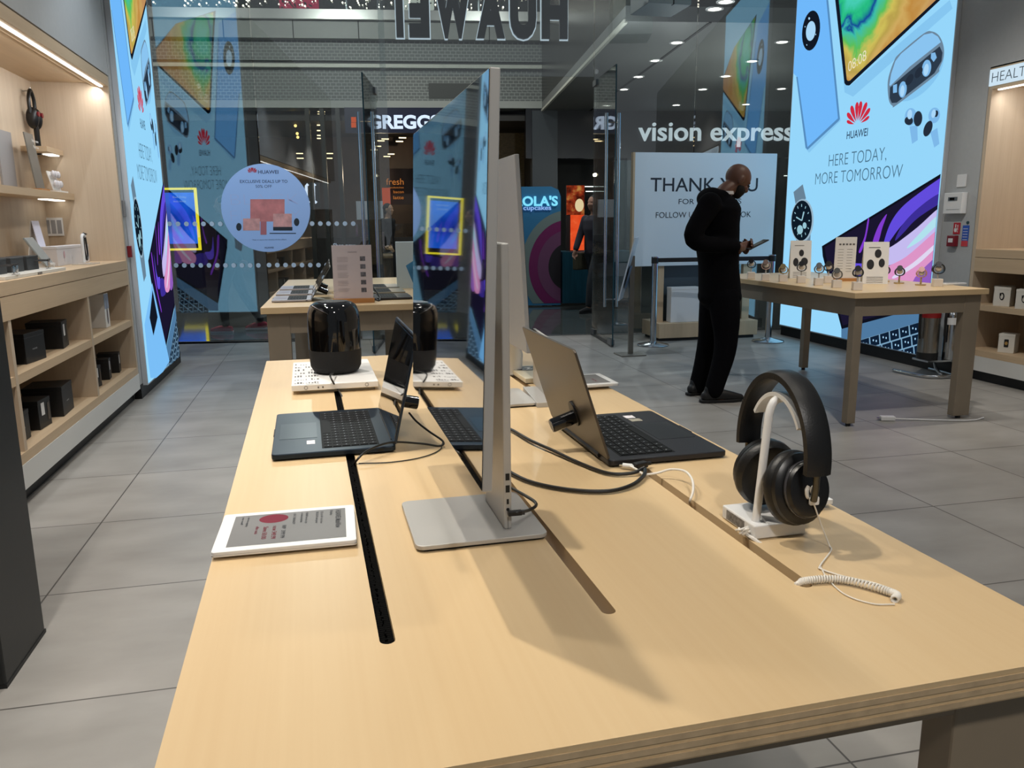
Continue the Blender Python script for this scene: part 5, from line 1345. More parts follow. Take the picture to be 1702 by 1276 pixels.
cable('thin_cable', 'thin white cord hanging from the headphones down to the coiled cable', [yy(1353, 838, .915), tz(1366, 875, .03), tz(1378, 905, .004), tz(1381, 915, .002), tz(1363, 940, .002), tz(1366, 946, .002), tz(1400, 957, .002), tz(1450, 968, .003), tz(1480, 978, .004)], .0011, CWHT)
cable('thin_cable', 'thin loose white cord lying below the coiled cable', [tz(1364, 942, .0015), tz(1376, 962, .0015), tz(1405, 988, .0015), tz(1450, 1003, .0015), tz(1487, 1004, .0015)], .0009, CWHT)
# coiled cable
a_, b_, c_ = Vector(tz(1334, 966, .004)), Vector(tz(1400, 963, .006)), Vector(tz(1484, 985, .006))
axis = curve_pts([a_+Vector((-.004, .004, -.012)), a_, b_, c_, Vector(tz(1487, 996, .004))], 60)
k = MB(); P = []; up = Vector((0, 0, 1)); turns = 66; N = len(axis)
for i, p in enumerate(axis):
    t = (axis[min(i+1, N-1)]-axis[max(i-1, 0)]).normalized(); s_ = t.cross(up).normalized()
    for j in range(3):
        f = (i+j/3)/N; an = 2*math.pi*turns*f
        q = p+(axis[min(i+1, N-1)]-p)*(j/3)
        P.append(q+(s_*math.cos(an)+up*math.sin(an))*.0038)
k.tube(P, .0013, 6)
tag(obj('coiled_cable', k, CWHT, smooth=True), 'white coiled security cable at the end of the right slot', 'cable')
kn = thing('cable_knot', 'knot of white cord at the left corner of the headphone stand', 'cable', on_z(1240, 890, TZ+.003))
P = [Vector((R.uniform(-.012, .012), R.uniform(-.010, .010), .002+R.uniform(0, .010))) for i in range(11)]
obj('loop', MB().tube(curve_pts(P, 8), .0019, 8), CWHT, kn, smooth=True)
obj('tail', MB().tube(curve_pts([(0, 0, .002), (.004, -.012, .0), (.012, -.022, -.006)], 6), .003, 8), CWHT, kn, smooth=True)

# ---- the far table: three laptops each side, price list, white box
pos = [(-.10, 5.06), (-.10, 5.50), (-.10, 5.94)]
labs = ['open silver laptop at the near left of the far table', 'open silver laptop in the middle of the left row on the far table', 'open silver laptop at the far left of the far table']
for (x, y), l_ in zip(pos, labs): laptop(l_, (x, y, TZ), math.pi, .32, .225, 32, (164, 162, 168), (96, 100, 96), group='laptops on the far table', metal=.3)
pos = [(.27, 5.02), (.27, 5.45), (.27, 5.88)]
labs = ['open laptop at the near right of the far table, dark keyboard', 'open laptop in the middle of the right row on the far table', 'open laptop at the far right of the far table']
for i, ((x, y), l_) in enumerate(zip(pos, labs)): laptop(l_, (x, y, TZ), 0, .32, .225, 30, ((60, 58, 60), (150, 146, 132), (150, 150, 146))[i], (96, 100, 96), group='laptops on the far table', metal=.3)
for i, (x, y) in enumerate(((-.065, 5.06), (-.065, 5.50))):
    c = thing('security_clamp', ('black security cylinder behind the near left laptop of the far table', 'black security cylinder behind the middle left laptop of the far table')[i], 'security clamp', (x, y, TZ+.07))
    ax = Vector((.9, 0, -.42)); obj('cylinder', MB().cyl((0, 0, 0), .016, .07, 18, ax), BLACKG, c, smooth=True); obj('plate', MB().cyl((0, 0, 0), .022, .006, 18, ax), BLACK, c)
ph = thing('price_list_stand', 'upright white price list in a wooden foot on the far table', 'price list', (.145, 4.76, TZ), math.radians(-4))
obj('wooden_foot', MB().b2(-.118, .118, -.02, .02, 0, .026), wood('foot_beech', (190, 138, 84), (172, 120, 70), 'X', 1, .5), ph, bevel=.002)
pn = obj('acrylic_panel', MB().b2(-.112, .112, -.004, .004, .026, .33), mat('list_paper', (204, 194, 198), .4), ph)
k = MB(); put_text(k, 'HUAWEI', (-.022, -.0046, .287), (1, 0, 0), (0, 0, 1), .05, .007, .015)
for i in range(5):
    z = .262-i*.045
    for j in range(4 if i < 4 else 3): k.add([(-.085, -.0046, z-j*.008), (-.085+R.uniform(.045, .075), -.0046, z-j*.008), (-.085+.06, -.0046, z-j*.008-.0015), (-.085, -.0046, z-j*.008-.0015)], [(0, 1, 2, 3)])
obj('price_text', k, mat('list_grey', (138, 130, 136), .6), pn)
k = MB()
for i in range(5): z = .262-i*.045; k.add([(.045, -.0046, z-.022), (.075, -.0046, z-.022), (.075, -.0046, z+.004), (.045, -.0046, z+.004)], [(0, 1, 2, 3)])
obj('product_picture', k, mat('picture_grey', (96, 96, 104), .5, noise=.5, nscale=90), pn)
wb_ = thing('laptop_carton', 'tall white carton with a blue picture on the far table behind the tall monitor', 'box', (.60, 5.75, TZ), math.radians(-3))
obj('body', MB().b2(-.12, .12, -.03, .03, 0, .325), mat('carton_white', (205, 222, 230), .5), wb_, bevel=.002)
k = MB().flat([(-.055, .16), (.06, .23), (.12, .22), (.12, .06), (-.01, .04)], (0, -.0306, 0), (1, 0, 0), (0, 0, 1)); obj('blue_picture', k, mat('carton_blue', (66, 136, 184), .4, noise=.3, nscale=12), wb_)
cable('far_table_cable', 'black looped cable right of the price list on the far table', [(.275, 4.86, TZ+.01), (.29, 4.80, TZ+.004), (.30, 4.85, TZ+.02), (.285, 4.93, TZ+.05), (.27, 5.0, TZ+.07)], .005, CBLK)
# ================================================================== goods on the wall units and watch table
def carton(label, x, y, z, sx, sy, sz, m, rz=0, group=None, deco=None, name='carton', cat='box'):
    t = thing(name, label, cat, (x, y, z), rz, group)
    obj('body', MB().b2(-sx/2, sx/2, -sy/2, sy/2, 0, sz*.86), m, t, bevel=.002)
    obj('lid', MB().b2(-sx/2-.0012, sx/2+.0012, -sy/2-.0012, sy/2+.0012, sz*.86, sz), m, t, bevel=.002)
    if deco: deco(t, sx, sy, sz)
    return t
BB = mat('carton_black', (18, 18, 20), .5)
def d_black(t, sx, sy, sz):
    k = MB(); put_text(k, 'HUAWEI', (sx/2+.0016, -.035, sz*.42), (0, 1, 0), ZD, .05, .008, .02); obj('lettering', k, mat('foil_silver', (190, 190, 190), .3, metal=.5), t)
def d_label(t, sx, sy, sz):
    obj('barcode_label', MB().b2(sx/2+.0012, sx/2+.0018, -sy*.28, -sy*.02, sz*.45, sz*.88), WHITE, t)
    obj('side_print', MB().b2(sx/2+.0012, sx/2+.0018, sy*.22, sy*.4, sz*.2, sz*.8), mat('print_dark_gold', (74, 62, 48), .4), t)
xs_ = XL-.15
B = [(4.62, .62, .19, .22, .155, d_black, 'black box with silver lettering on the upper cubby shelf, nearest the totem'),
     (5.12, .62, .18, .17, .155, d_label, 'black box with a white barcode on the upper cubby shelf'),
     (4.35, .255, .16, .18, .15, d_black, 'black box half hidden by the totem on the bottom shelf'),
     (4.66, .255, .17, .16, .155, d_label, 'black box on the bottom shelf between two lettered ones'),
     (5.00, .255, .20, .24, .17, d_black, 'large black box with silver lettering on the bottom shelf'),
     (5.79, .255, .14, .10, .145, d_label, 'first of three small black boxes at the far end of the bottom shelf'),
     (6.08, .255, .14, .10, .145, d_label, 'middle of three small black boxes at the far end of the bottom shelf'),
     (6.36, .255, .14, .11, .145, d_label, 'last of three small black boxes at the far end of the bottom shelf')]
for y, z, sx, sy, sz, dc, lab in B: carton(lab, xs_, y, z+.0005, sx, sy, sz, BB, math.radians(R.uniform(-8, 8)), 'black boxes in the left wall cubbies', dc)
def d_brush(t, sx, sy, sz):
    obj('printed_band', MB().b2(sx/2+.0012, sx/2+.0018, -sy/2, sy/2, sz*.55, sz*.98), mat('band_blue_grey', (150, 160, 178), .5), t)
    k = MB().prism(ellipse(0, sz*.33, .016, .055, 20), (sx/2+.0014, 0, 0), (0, 1, 0), (0, 0, 1), (1, 0, 0), .0006); k.b2(sx/2+.0014, sx/2+.002, -.004, .004, sz*.45, sz*.85)
    obj('brush_picture', k, mat('brush_grey', (120, 112, 116), .5), t)
carton('tall white box with a brush picture on the far upper cubby shelf', XL-.14, 6.09, .6205, .16, .11, .235, PAPER, 0, None, d_brush)
# counter top, left
CZ = 1.062
tr = thing('eyewear_tray', 'flat white tray with dark glasses cases on the left counter', 'tray', (XL-.13, 4.80, CZ))
obj('tray', MB().b2(-.11, .10, -.55, .38, .0005, .018), mat('tray_pale', (206, 204, 196), .4), tr, bevel=.002)
obj('front_clip', MB().b2(.10, .104, -.10, -.04, .004, .014), mat('clip_grey', (110, 104, 96), .5), tr)
for i, y in enumerate((4.46, 4.70, 4.93)):
    c = carton(('dark glasses case at the near end of the white tray', 'dark glasses case in the middle of the white tray', 'dark glasses case at the far end of the white tray')[i], XL-.17, y, CZ+.0185, .10, .18, .075, mat('case_charcoal', (44, 46, 48), .6), 0, 'glasses cases on the white tray', None, 'glasses_case', 'glasses case')
def glasses(label, x, y, z, rz):
    t = thing('smart_glasses', label, 'glasses', (x, y, z), rz, None)
    LEN = mat('lens_smoke', (66, 72, 76), .1, coat=.5)
    for s_ in (-1, 1):
        obj('lens', MB().prism([(p[0]+s_*.034, p[1]) for p in rrect(-.028, .006, .028, .05, .016)], (0, 0, 0), (0, 1, 0), (0, 0, 1), (1, 0, 0), .003), LEN, t)
        obj('temple', MB().tube(curve_pts([(0, s_*.066, .046), (-.06, s_*.068, .046), (-.12, s_*.066, .042), (-.14, s_*.064, .022)], 5), .0035, 8), BLACK, t, smooth=True)
    obj('bridge', MB().tube([(.002, -.012, .04), (.004, 0, .044), (.002, .012, .04)], .003, 8), BLACK, t)
    obj('brow_bar', MB().b2(-.002, .004, -.066, .066, .044, .053), BLACK, t)
    obj('riser', MB().b2(-.012, .012, -.03, .03, 0, .006), WHITE, t)
    return t
glasses('dark smart glasses at the far end of the white tray', XL-.075, 5.04, CZ+.0185, math.radians(12))
glasses('dark smart glasses at the near end of the white tray', XL-.04, 4.42, CZ+.0185, math.radians(8))
ts = thing('phone_stand', 'grey tablet leaning on a white stand on the left counter', 'tablet', (XL-.25, 5.47, CZ))
obj('tablet', MB().box((0, 0, .10), (.012, .15, .20), Euler((0, math.radians(-32), 0)).to_matrix()), mat('tablet_grey', (140, 146, 146), .25), ts, bevel=.003)
obj('stand', MB().b2(-.06, .06, -.06, .06, .0005, .02), WHITE, ts)
obj('foot', MB().b2(.0, .07, -.04, .04, .02, .032), WHITE, ts)
cd_ = thing('info_card', 'tall lilac white folded info card behind the tablet on the left counter', 'info card', (XL-.36, 5.82, CZ))
obj('front_leaf', MB().box((0.02, 0, .145), (.004, .13, .29), Euler((0, math.radians(-9), 0)).to_matrix()), mat('card_lilac', (214, 212, 226), .5), cd_)
obj('back_leaf', MB().box((-.03, 0, .145), (.004, .13, .29), Euler((0, math.radians(9), 0)).to_matrix()), PAPER, cd_)
k = MB(); k.box((.046, .02, .07), (.001, .03, .08), Euler((0, math.radians(-9), 0)).to_matrix()); obj('phone_picture', k, mat('picture_dark', (92, 92, 104), .5), cd_)
wc_ = carton('low wide white carton at the back of the left counter', XL-.28, 6.10, CZ+.0005, .10, .72, .125, mat('carton_pale', (206, 202, 202), .5), 0, None, None)
obj('ring_print', MB().prism(ellipse(-.22, .07, .016, .024, 18), (.0512, 0, 0), (0, 1, 0), (0, 0, 1), (1, 0, 0), .0006), mat('print_rose', (196, 160, 168), .5), wc_)
def band(t, x, y, z, r, m, w=.018, ax='y', a0=0, a1=360, name='strap'):
    rings_ = []
    n = 24
    for i in range(n+1):
        a = math.radians(a0+(a1-a0)*i/n)
        c, s_ = math.cos(a), math.sin(a)
        ring = []
        for rr, ww in ((r, -w/2), (r, w/2), (r+.006, w/2), (r+.006, -w/2)):
            p = (x+c*rr, y+ww, z+s_*rr*.92-abs(c)*.004) if ax == 'y' else (x+ww, y+c*rr, z+s_*rr*1.12)
            ring.append(p)
        rings_.append(ring)
    return obj(name, MB().loft(rings_, a1-a0 < 360), m, t, smooth=True)
fb = thing('fitness_band_stand', 'black fitness band on a white arched stand on the left counter', 'fitness band', (XL-.135, 5.98, CZ))
obj('stand', MB().tube(curve_pts([(0, -.02, .014), (0, -.02, .14), (0, -.01, .185), (0, .02, .195), (0, .05, .185)], 6), .010, 10), WHITE, fb, smooth=True)
obj('base', MB().b2(-.06, .06, -.09, .13, .0005, .006), mat('clear_foot', (196, 190, 180), .15), fb)
obj('strap', MB().tube(curve_pts([(.0, .06, .195), (.0, .03, .20), (.0, .02, .10), (.0, .045, .03), (.0, .08, .06), (.0, .07, .15), (0, .06, .195)], 8), .006, 8), mat('strap_black', (22, 22, 24), .5), fb, smooth=True)
obj('capsule', MB().box((0, .07, .20), (.018, .04, .014)), BLACKG, fb, bevel=.004)
# niche: hanging headphones, sign, small items
NX = XL-.5
nh = thing('niche_headphones', 'black headphones with a red ring hanging high on the left niche wall', 'headphones', (NX, 6.33, 2.02))
obj('hook', MB().tube([(0.001, 0, .20), (.05, 0, .20), (.05, 0, .22)], .005, 8), STEEL, nh)
obj('headband', MB().tube(curve_pts([(.05, -.055, .05), (.05, -.05, .15), (.05, 0, .205), (.05, .05, .15), (.05, .055, .05)], 7), .012, 10), HPB, nh, smooth=True)
for s_ in (-1, 1):
    e = obj('ear_cup', MB().ball((.055, s_*.035, .02), .055, 14, (.75, .5, 1.3)), HPB, nh, smooth=True)
    obj('red_ring', MB().cyl((.055+.035, s_*.036, .045), .017, .01, 16, (1, 0, 0)), mat('ring_red', (120, 20, 36), .3), e)
obj('cable', MB().tube([(.06, 0, -.03), (.06, 0, -.22)], .018, 10), HPB, nh)
gp = thing('graphite_sign', 'narrow grey sign with white words on the floating niche shelf', 'sign', (XL-.39, 6.04, 1.5455), math.radians(0))
obj('panel', MB().box((0, 0, .19), (.008, .16, .36), Euler((0, math.radians(-6), 0)).to_matrix()), mat('sign_taupe', (112, 108, 100), .5), gp)
obj('foot', MB().b2(-.05, .05, -.085, .085, .0, .014), wood('foot_beech', (190, 138, 84), (172, 120, 70), 'X', 1, .5), gp)
k = MB(); put_text(k, 'Enjoy more', (.023, -.07, .31), (0, 1, 0), ZD, .12, .018, .01); put_text(k, 'Play & win', (.028, -.07, .27), (0, 1, 0), ZD, .10, .018, .01)
obj('lettering', k, WHITE, gp)
bd = thing('earbud_display', 'clear stand of pale earbuds on the floating niche shelf', 'earbud display', (XL-.37, 6.33, 1.5455))
obj('base', MB().b2(-.06, .06, -.09, .09, 0, .012), PAPER, bd)
obj('card', MB().box((0, 0, .08), (.006, .17, .13), Euler((0, math.radians(-14), 0)).to_matrix()), PAPER, bd)
for i in range(3):
    for j in range(2): obj('earbud', MB().ball((.028-.01*j, -.055+.055*i, .06+.065*j), .024, 10, (.6, 1, 1)), mat('bud_pearl', (216, 214, 218), .25), bd, smooth=True)
for i, (y, z, w, h) in enumerate(((5.86, 1.74, .24, .34),)):
    tag(obj('grey_plate', MB().b2(NX+.001, NX+.012, y-w/2, y+w/2, z-h/2, z+h/2), mat('panel_grey_soft', (150, 148, 148), .5)), 'grey rectangular plate on the back of the left niche', 'wall plate')
q0, q1 = on_y(76, 391, 6.519), on_y(104, 363, 6.519)
sk = thing('socket_plate', 'white triple socket plate low on the end panel of the left niche', 'socket', ((q0.x+q1.x)/2, 6.5195, (q0.z+q1.z)/2))
hw = (q1.x-q0.x)/2
obj('plate', MB().b2(-hw, hw, -.012, -.0005, -.065, .065), WHITE, sk, bevel=.003)
for i in (-1, 0, 1): obj('socket_insert', MB().b2(i*hw*.62-hw*.24, i*hw*.62+hw*.24, -.0135, -.011, -.048, .048), mat('insert_grey', (150, 150, 152), .5), sk)
ts2 = thing('shelf_card', 'small dark card at the left edge of the picture in the niche', 'info card', (XL-.38, 5.12, 1.545))
obj('card', MB().box((0, 0, .09), (.005, .12, .17), Euler((0, math.radians(-10), 0)).to_matrix()), mat('card_dark', (70, 66, 62), .5), ts2)
obj('foot', MB().b2(-.03, .03, -.06, .06, 0.0005, .01), PAPER, ts2)

# ---- right unit: white watch boxes
def d_watch(kind):
    def f(t, sx, sy, sz):
        # printed on the face towards the shop (-x) 
        if kind == 'band':
            k = MB(); ell = [(q[0], q[1]) for q in ellipse(0, sz*.52, .017, .03, 20)]; inn = [(q[0], q[1]) for q in ellipse(0.002, sz*.52, .010, .021, 20)]
            m_ = len(ell); k.add([(-sx/2-.0016, p[0], p[1]) for p in ell+inn], [(i, (i+1) % m_, m_+(i+1) % m_, m_+i) for i in range(m_)]); k.b2(-sx/2-.002, -sx/2-.0014, .006, .018, sz*.56, sz*.70)
            obj('band_picture', k, BLACK, t)
        else:
            o_ = obj('watch_picture', MB().prism(rrect(-.016, sz*.30, .016, sz*.72, .006), (-sx/2-.0016, 0, 0), (0, 1, 0), (0, 0, 1), (-1, 0, 0), .0006), BLACK, t)
            obj('gold_face', MB().prism(ellipse(0, sz*.51, .011, .014, 16), (-sx/2-.0023, 0, 0), (0, 1, 0), (0, 0, 1), (-1, 0, 0), .0006), mat('face_gold', (176, 140, 78), .4), o_)
        obj('corner_mark', MB().b2(-sx/2+.02, -sx/2+.026, -sy/2-.0018, -sy/2-.0012, .014, .022), INK, t)
    return f
WB = mat('white_watch_box', (222, 218, 208), .45)
RB = [(XR+.10, 5.36, .62, 'band', 'white band box on the upper right shelf, left half behind the table corner'), (XR+.20, 5.47, .62, 'band', 'white band box at the back of the upper right shelf'),
      (XR+.08, 5.13, .62, 'band', 'white box with a black band picture in the middle of the upper right shelf'), (XR+.20, 5.0, .62, 'band', 'white band box behind the middle of the upper right shelf'),
      (XR+.07, 4.83, .62, 'watch', 'white box with a gold watch picture on the upper right shelf'),
      (XR+.13, 5.30, .255, 'watch', 'white watch box at the left of the lower right shelf'), (XR+.16, 5.03, .255, 'band', 'white box standing behind another on the lower right shelf'),
      (XR+.06, 4.93, .255, 'watch', 'white watch box at the front of the lower right shelf'), (XR+.10, 4.60, .255, 'watch', 'white watch box cut by the right edge on the lower shelf')]
for x, y, z, kd, lab in RB: carton(lab, x, y, z+.0005, .115, .115, .15, WB, math.radians(30), 'white watch boxes on the right unit', d_watch(kd), 'watch_box')
rw_ = thing('watch_display', 'dark round watch on a white block on the right wall counter', 'watch', (XR+.10, 5.02, CZ))
obj('block', MB().b2(-.04, .04, -.05, .05, .0005, .06), WHITE, rw_, bevel=.003)
obj('case', MB().cyl((-.03, 0, .13), .042, .014, 24, (-1, 0, .3)), mat('watch_brown', (48, 32, 26), .3), rw_, smooth=True)
obj('strap', MB().tube(curve_pts([(-.03, 0, .17), (.01, 0, .15), (.015, 0, .09), (-.01, 0, .062)], 6), .014, 8), mat('strap_black', (22, 22, 24), .5), rw_, smooth=True)
# ---- watch table
WT = [(1248, 463, 'black', 'watch on a white stand nearest the man', 'pole'), (1272, 466, 'tan', 'pale rose watch on a white stand, second from the man', 'pole'), (1301, 468, 'gold', 'slim gold bracelet watch on a white stand left of the first folded card', 'heart'),
      (1331, 470, 'black', 'black strap watch on a clear block in front of the left folded card', 'pole'), (1360, 474, 'steel', 'steel watch on a white stand between the left and middle cards', 'pole'),
      (1390, 478, 'grey', 'grey heart-shaped strap watch in front of the middle card', 'heart'), (1424, 482, 'black', 'black strap watch in front of the right folded card', 'pole'),
      (1376, 470, 'black', 'dark watch partly hidden behind the middle card', 'pole'), (1470, 468, 'black', 'black strap watch just right of the right folded card', 'open'),
      (1494, 471, 'black', 'black open strap watch on a gold foot against the purple print', 'open'), (1530, 474, 'rose', 'rose strap watch on a gold foot near the table end', 'open'), (1557, 476, 'wide', 'black wide strap watch on a white stand at the table end', 'pole')]
COLS = {'black': (24, 24, 26), 'tan': (196, 160, 146), 'gold': (170, 146, 90), 'steel': (120, 124, 126), 'grey': (92, 92, 88), 'rose': (206, 150, 142), 'wide': (18, 18, 22)}
for px, py_, c, lab, kind in WT:
    p = on_z(px, py_, TZ)
    t = thing('watch_stand', lab, 'watch', (p.x, p.y, TZ), math.radians(-22), None)
    if kind == 'open':
        obj('foot', MB().cyl((0, 0, .0005), .034, .008, 20), mat('foot_gold', (196, 170, 120), .35, metal=.4), t); top = .055
        obj('post', MB().cyl((0, 0, .008), .006, top-.008, 10), mat('foot_gold', (196, 170, 120), .35, metal=.4), t)
    else:
        obj('block', MB().b2(-.028, .028, -.028, .028, .0005, .052), mat('stand_white', (224, 216, 208), .4), t, bevel=.002); top = .085 if kind == 'pole' else .06
        obj('post', MB().cyl((0, 0, .052), .005, top-.05, 10), mat('post_clear', (190, 184, 178), .2), t)
    m_ = mat('strap_'+c, COLS[c], .4, metal=.5 if c in ('gold', 'steel') else 0)
    r_ = .028 if c != 'wide' else .033
    band(t, 0, 0, top+r_*1.05, r_, m_, .018 if c != 'wide' else .03, 'y')
    obj('watch_case', MB().cyl((-.004, -.010, top+r_*1.85), .019, .009, 20, (-.3, -.9, .35)), mat('case_'+c, tuple(int(v*.7+40) for v in COLS[c]), .25, metal=.5), t, smooth=True)
    obj('cushion', MB().ball((0, 0, top+r_), .022, 10, (1, .6, .85)), mat('cushion_ivory', (214, 206, 196), .5), t, smooth=True)
def tent(label, px, py_, w, h, rz, deco):
    p = on_z(px, py_, TZ); t = thing('tent_card', label, 'tent card', (p.x, p.y, TZ), rz, None)
    q = .055
    obj('front_leaf', MB().add([(-w/2, -q, .001), (w/2, -q, .001), (w/2, 0, h), (-w/2, 0, h), (-w/2, -q+.004, .001), (w/2, -q+.004, .001), (w/2, .003, h), (-w/2, .003, h)], [(0, 1, 2, 3), (7, 6, 5, 4), (0, 4, 5, 1), (1, 5, 6, 2), (2, 6, 7, 3), (3, 7, 4, 0)]), PAPER, t)
    obj('back_leaf', MB().add([(-w/2, q, .001), (w/2, q, .001), (w/2, .003, h), (-w/2, .003, h), (-w/2, q-.004, .001), (w/2, q-.004, .001), (w/2, 0, h), (-w/2, 0, h)], [(0, 1, 2, 3)[::-1], (4, 5, 6, 7), (0, 4, 5, 1)[::-1], (1, 5, 6, 2)[::-1], (3, 7, 4, 0)[::-1]]), PAPER, t)
    def on(u, z): f = z/h; return (u, -q*(1-f)-.0012, z)
    k = MB()
    for (u, z, rx, ry) in deco:
        E_ = ellipse(u, z, rx, ry, 18); k.add([on(*e) for e in E_], [tuple(range(18))])
    if deco: obj('watch_pictures', k, mat('picture_black', (30, 28, 30), .5), t)
    k = MB(); 
    for i in range(4): k.add([on(-w*.35, h*.16-i*.012), on(w*.3, h*.16-i*.012), on(w*.3, h*.16-i*.012+.003), on(-w*.35, h*.16-i*.012+.003)], [(0, 1, 2, 3)])
    k.add([on(-w*.3, h*.86), on(w*.15, h*.86), on(w*.15, h*.875), on(-w*.3, h*.875)], [(0, 1, 2, 3)])
    obj('small_print', k, mat('print_grey', (96, 94, 92), .6), t)
    return t
tent('folded white card with three watches, left of the three cards', 1328, 462, .155, .29, math.radians(-24), [(-.035, .125, .02, .032), (.005, .195, .018, .026), (.028, .13, .026, .03)])
tent('folded white card with three round watches, right of the three cards', 1452, 471, .165, .29, math.radians(-28), [(-.035, .135, .024, .034), (.012, .21, .022, .03), (.038, .145, .02, .03)])
ml = thing('price_list_stand', 'upright white price list in a wooden foot, middle of the three cards', 'price list', tuple(on_z(1402, 467, TZ)), math.radians(-18))
obj('wooden_foot', MB().b2(-.10, .10, -.022, .022, 0, .022), wood('foot_beech', (190, 138, 84), (172, 120, 70), 'X', 1, .5), ml)
obj('panel', MB().b2(-.075, .075, -.004, .004, .022, .32), PAPER, ml)
k = MB()
for i in range(5): k.add([(-.05+i*.024, -.0046, .262), (-.034+i*.024, -.0046, .262), (-.034+i*.024, -.0046, .274), (-.05+i*.024, -.0046, .274)], [(0, 1, 2, 3)])
for i in range(9):
    for c in (-.055, .008): k.add([(c, -.0046, .23-i*.02), (c+.04, -.0046, .23-i*.02), (c+.04, -.0046, .232-i*.02), (c, -.0046, .232-i*.02)], [(0, 1, 2, 3)])
obj('price_text', k, mat('print_grey', (96, 94, 92), .6), ml)
tp_ = thing('price_tag', 'thin white tag lying flat at the right end of the watch table', 'price tag', tuple(on_z(1583, 473, TZ)), 0)
obj('frame', MB().b2(-.09, .07, -.05, .05, .0005, .014), WHITE, tp_, bevel=.002); obj('display', MB().b2(-.075, .055, -.035, .035, .014, .0146), EPAPER, tp_)
# ================================================================== people
def fuse(name, mb, m, parent, voxel=.010, smooth=4, loc=None):
    o = obj(name, mb, m, parent, loc)
    bm = bmesh.new(); bm.from_mesh(o.data); bmesh.ops.recalc_face_normals(bm, faces=bm.faces); bm.to_mesh(o.data); bm.free()
    r = o.modifiers.new('remesh', 'REMESH'); r.mode = 'VOXEL'; r.voxel_size = voxel; r.use_smooth_shade = True
    s_ = o.modifiers.new('smooth', 'SMOOTH'); s_.factor = .5; s_.iterations = smooth
    return o
def limb(mb, pts, rad, n=14):
    """tapering round limb through the joints, with rounded ends"""
    P = curve_pts(pts, 6); N = len(P)
    K = len(rad)
    rr = []
    for i in range(N):
        f = i/(N-1)*(K-1); a = min(int(f), K-2); rr.append(rad[a]+(rad[a+1]-rad[a])*(f-a))
    mb.tube(P, rr, n); mb.ball(P[0], rr[0], 10); mb.ball(P[-1], rr[-1], 10)
    return mb
def ell(mb, c, r, rot=None, n=18):
    """ellipsoid, optionally turned by a matrix"""
    k = MB().ball((0, 0, 0), 1.0, n, r)
    c = Vector(c)
    mb.add([c+((rot @ Vector(p)) if rot else Vector(p)) for p in k.v], k.f); return mb
def head(mb, c, R, s=1.0, bits=None):
    """skull, jaw, nose, ears, brow; R turns local (x forward, y left, z up)"""
    c = Vector(c)
    L = lambda x, y, z: c+R @ Vector((x*s, y*s, z*s))
    ell(mb, L(-.008, 0, .020), (.098*s, .076*s, .092*s), R)
    ell(mb, L(.026, 0, -.040), (.066*s, .058*s, .072*s), R)
    ell(mb, L(.060, 0, -.082), (.026*s, .030*s, .024*s), R, 10)
    limb(mb, [L(.083, 0, .012), L(.102, 0, -.022), L(.092, 0, -.034)], [.010*s, .016*s, .013*s], 8)
    ell(mb, L(.076, 0, .026), (.018*s, .05*s, .012*s), R, 10)
    for q in (-1, 1):
        ell(mb, L(.0, q*.077, -.006), (.020*s, .010*s, .034*s), R, 10)
        ell(mb, L(.072, q*.032, -.020), (.022*s, .022*s, .020*s), R, 10)
    ell(mb, L(.084, 0, -.056), (.010*s, .024*s, .007*s), R, 8); ell(mb, L(.082, 0, -.068), (.011*s, .021*s, .008*s), R, 8)
    return L
def hand(mb, wrist, fwd, palm_n, s=1.0, curl=55, side=1):
    """palm, four unequal bent fingers and a thumb that leaves the side of the palm"""
    w = Vector(wrist); f = Vector(fwd).normalized(); n = Vector(palm_n); n = (n-f*n.dot(f)).normalized(); sd = f.cross(n)*side
    k = MB(); Rm = Matrix((f, sd, n)).transposed()
    ell(mb, w+f*.045*s, (.052*s, .040*s, .017*s), Rm, 12)
    limb(mb, [w-f*.02*s, w+f*.03*s], [.026*s, .027*s], 10)
    for i, (off, L) in enumerate(((.030, .072), (.010, .080), (-.010, .074), (-.029, .058))):
        p = w+f*.088*s+sd*off*s; d = f.copy(); P = [p-f*.02*s, p]
        for seg in (.42, .32, .26):
            a = math.radians(curl*(.75 if seg == .42 else 1.0)); d = (d*math.cos(a)+n*math.sin(a)).normalized()
            P.append(P[-1]+d*L*seg*s)
        limb(mb, P, [.0095*s, .0095*s, .009*s, .0085*s, .0075*s], 8)
    p = w+f*.025*s+sd*.034*s
    limb(mb, [p, p+f*.022*s+sd*.020*s+n*.008*s, p+f*.048*s+sd*.018*s+n*.022*s, p+f*.066*s+sd*.006*s+n*.030*s], [.013*s, .012*s, .0105*s, .009*s], 8)
    return w+f*.07*s

# ---- the man looking at his phone
SKIN = mat('skin_brown', (96, 62, 47), .5)
CLOTH = mat('black_cotton', (7, 7, 10), .95, spec=.08, bump=.3, nscale=160); DENIM = mat('black_denim', (8, 8, 12), .95, spec=.08, bump=.3, nscale=220)
man = thing('person', 'bald man in a black hooded jacket and black trousers looking down at his phone', 'person', (2.77, 5.40, 0))
mo = Vector(man.location)
def J(x, y, Y): return Vector(yy(x, y, Y))-mo
hip = {1: (J(1203, 492, 5.33), J(1206, 574, 5.30), J(1186, 650, 5.29)), -1: (J(1190, 492, 5.50), J(1177, 574, 5.53), J(1160, 642, 5.57))}
sh = {1: J(1180, 339, 5.25), -1: J(1203, 338, 5.60)}
elb = {1: J(1153, 398, 5.22), -1: J(1188, 402, 5.70)}
wri = {1: J(1228, 411, 5.25), -1: J(1232, 412, 5.50)}
pel, wai, che, nkb, hc = J(1196, 485, 5.415), J(1194, 440, 5.415), J(1190, 372, 5.42), J(1199, 326, 5.43), J(1226, 299, 5.44)
FW = Vector((.995, -.10, 0)); LF = Vector((.10, .995, 0))
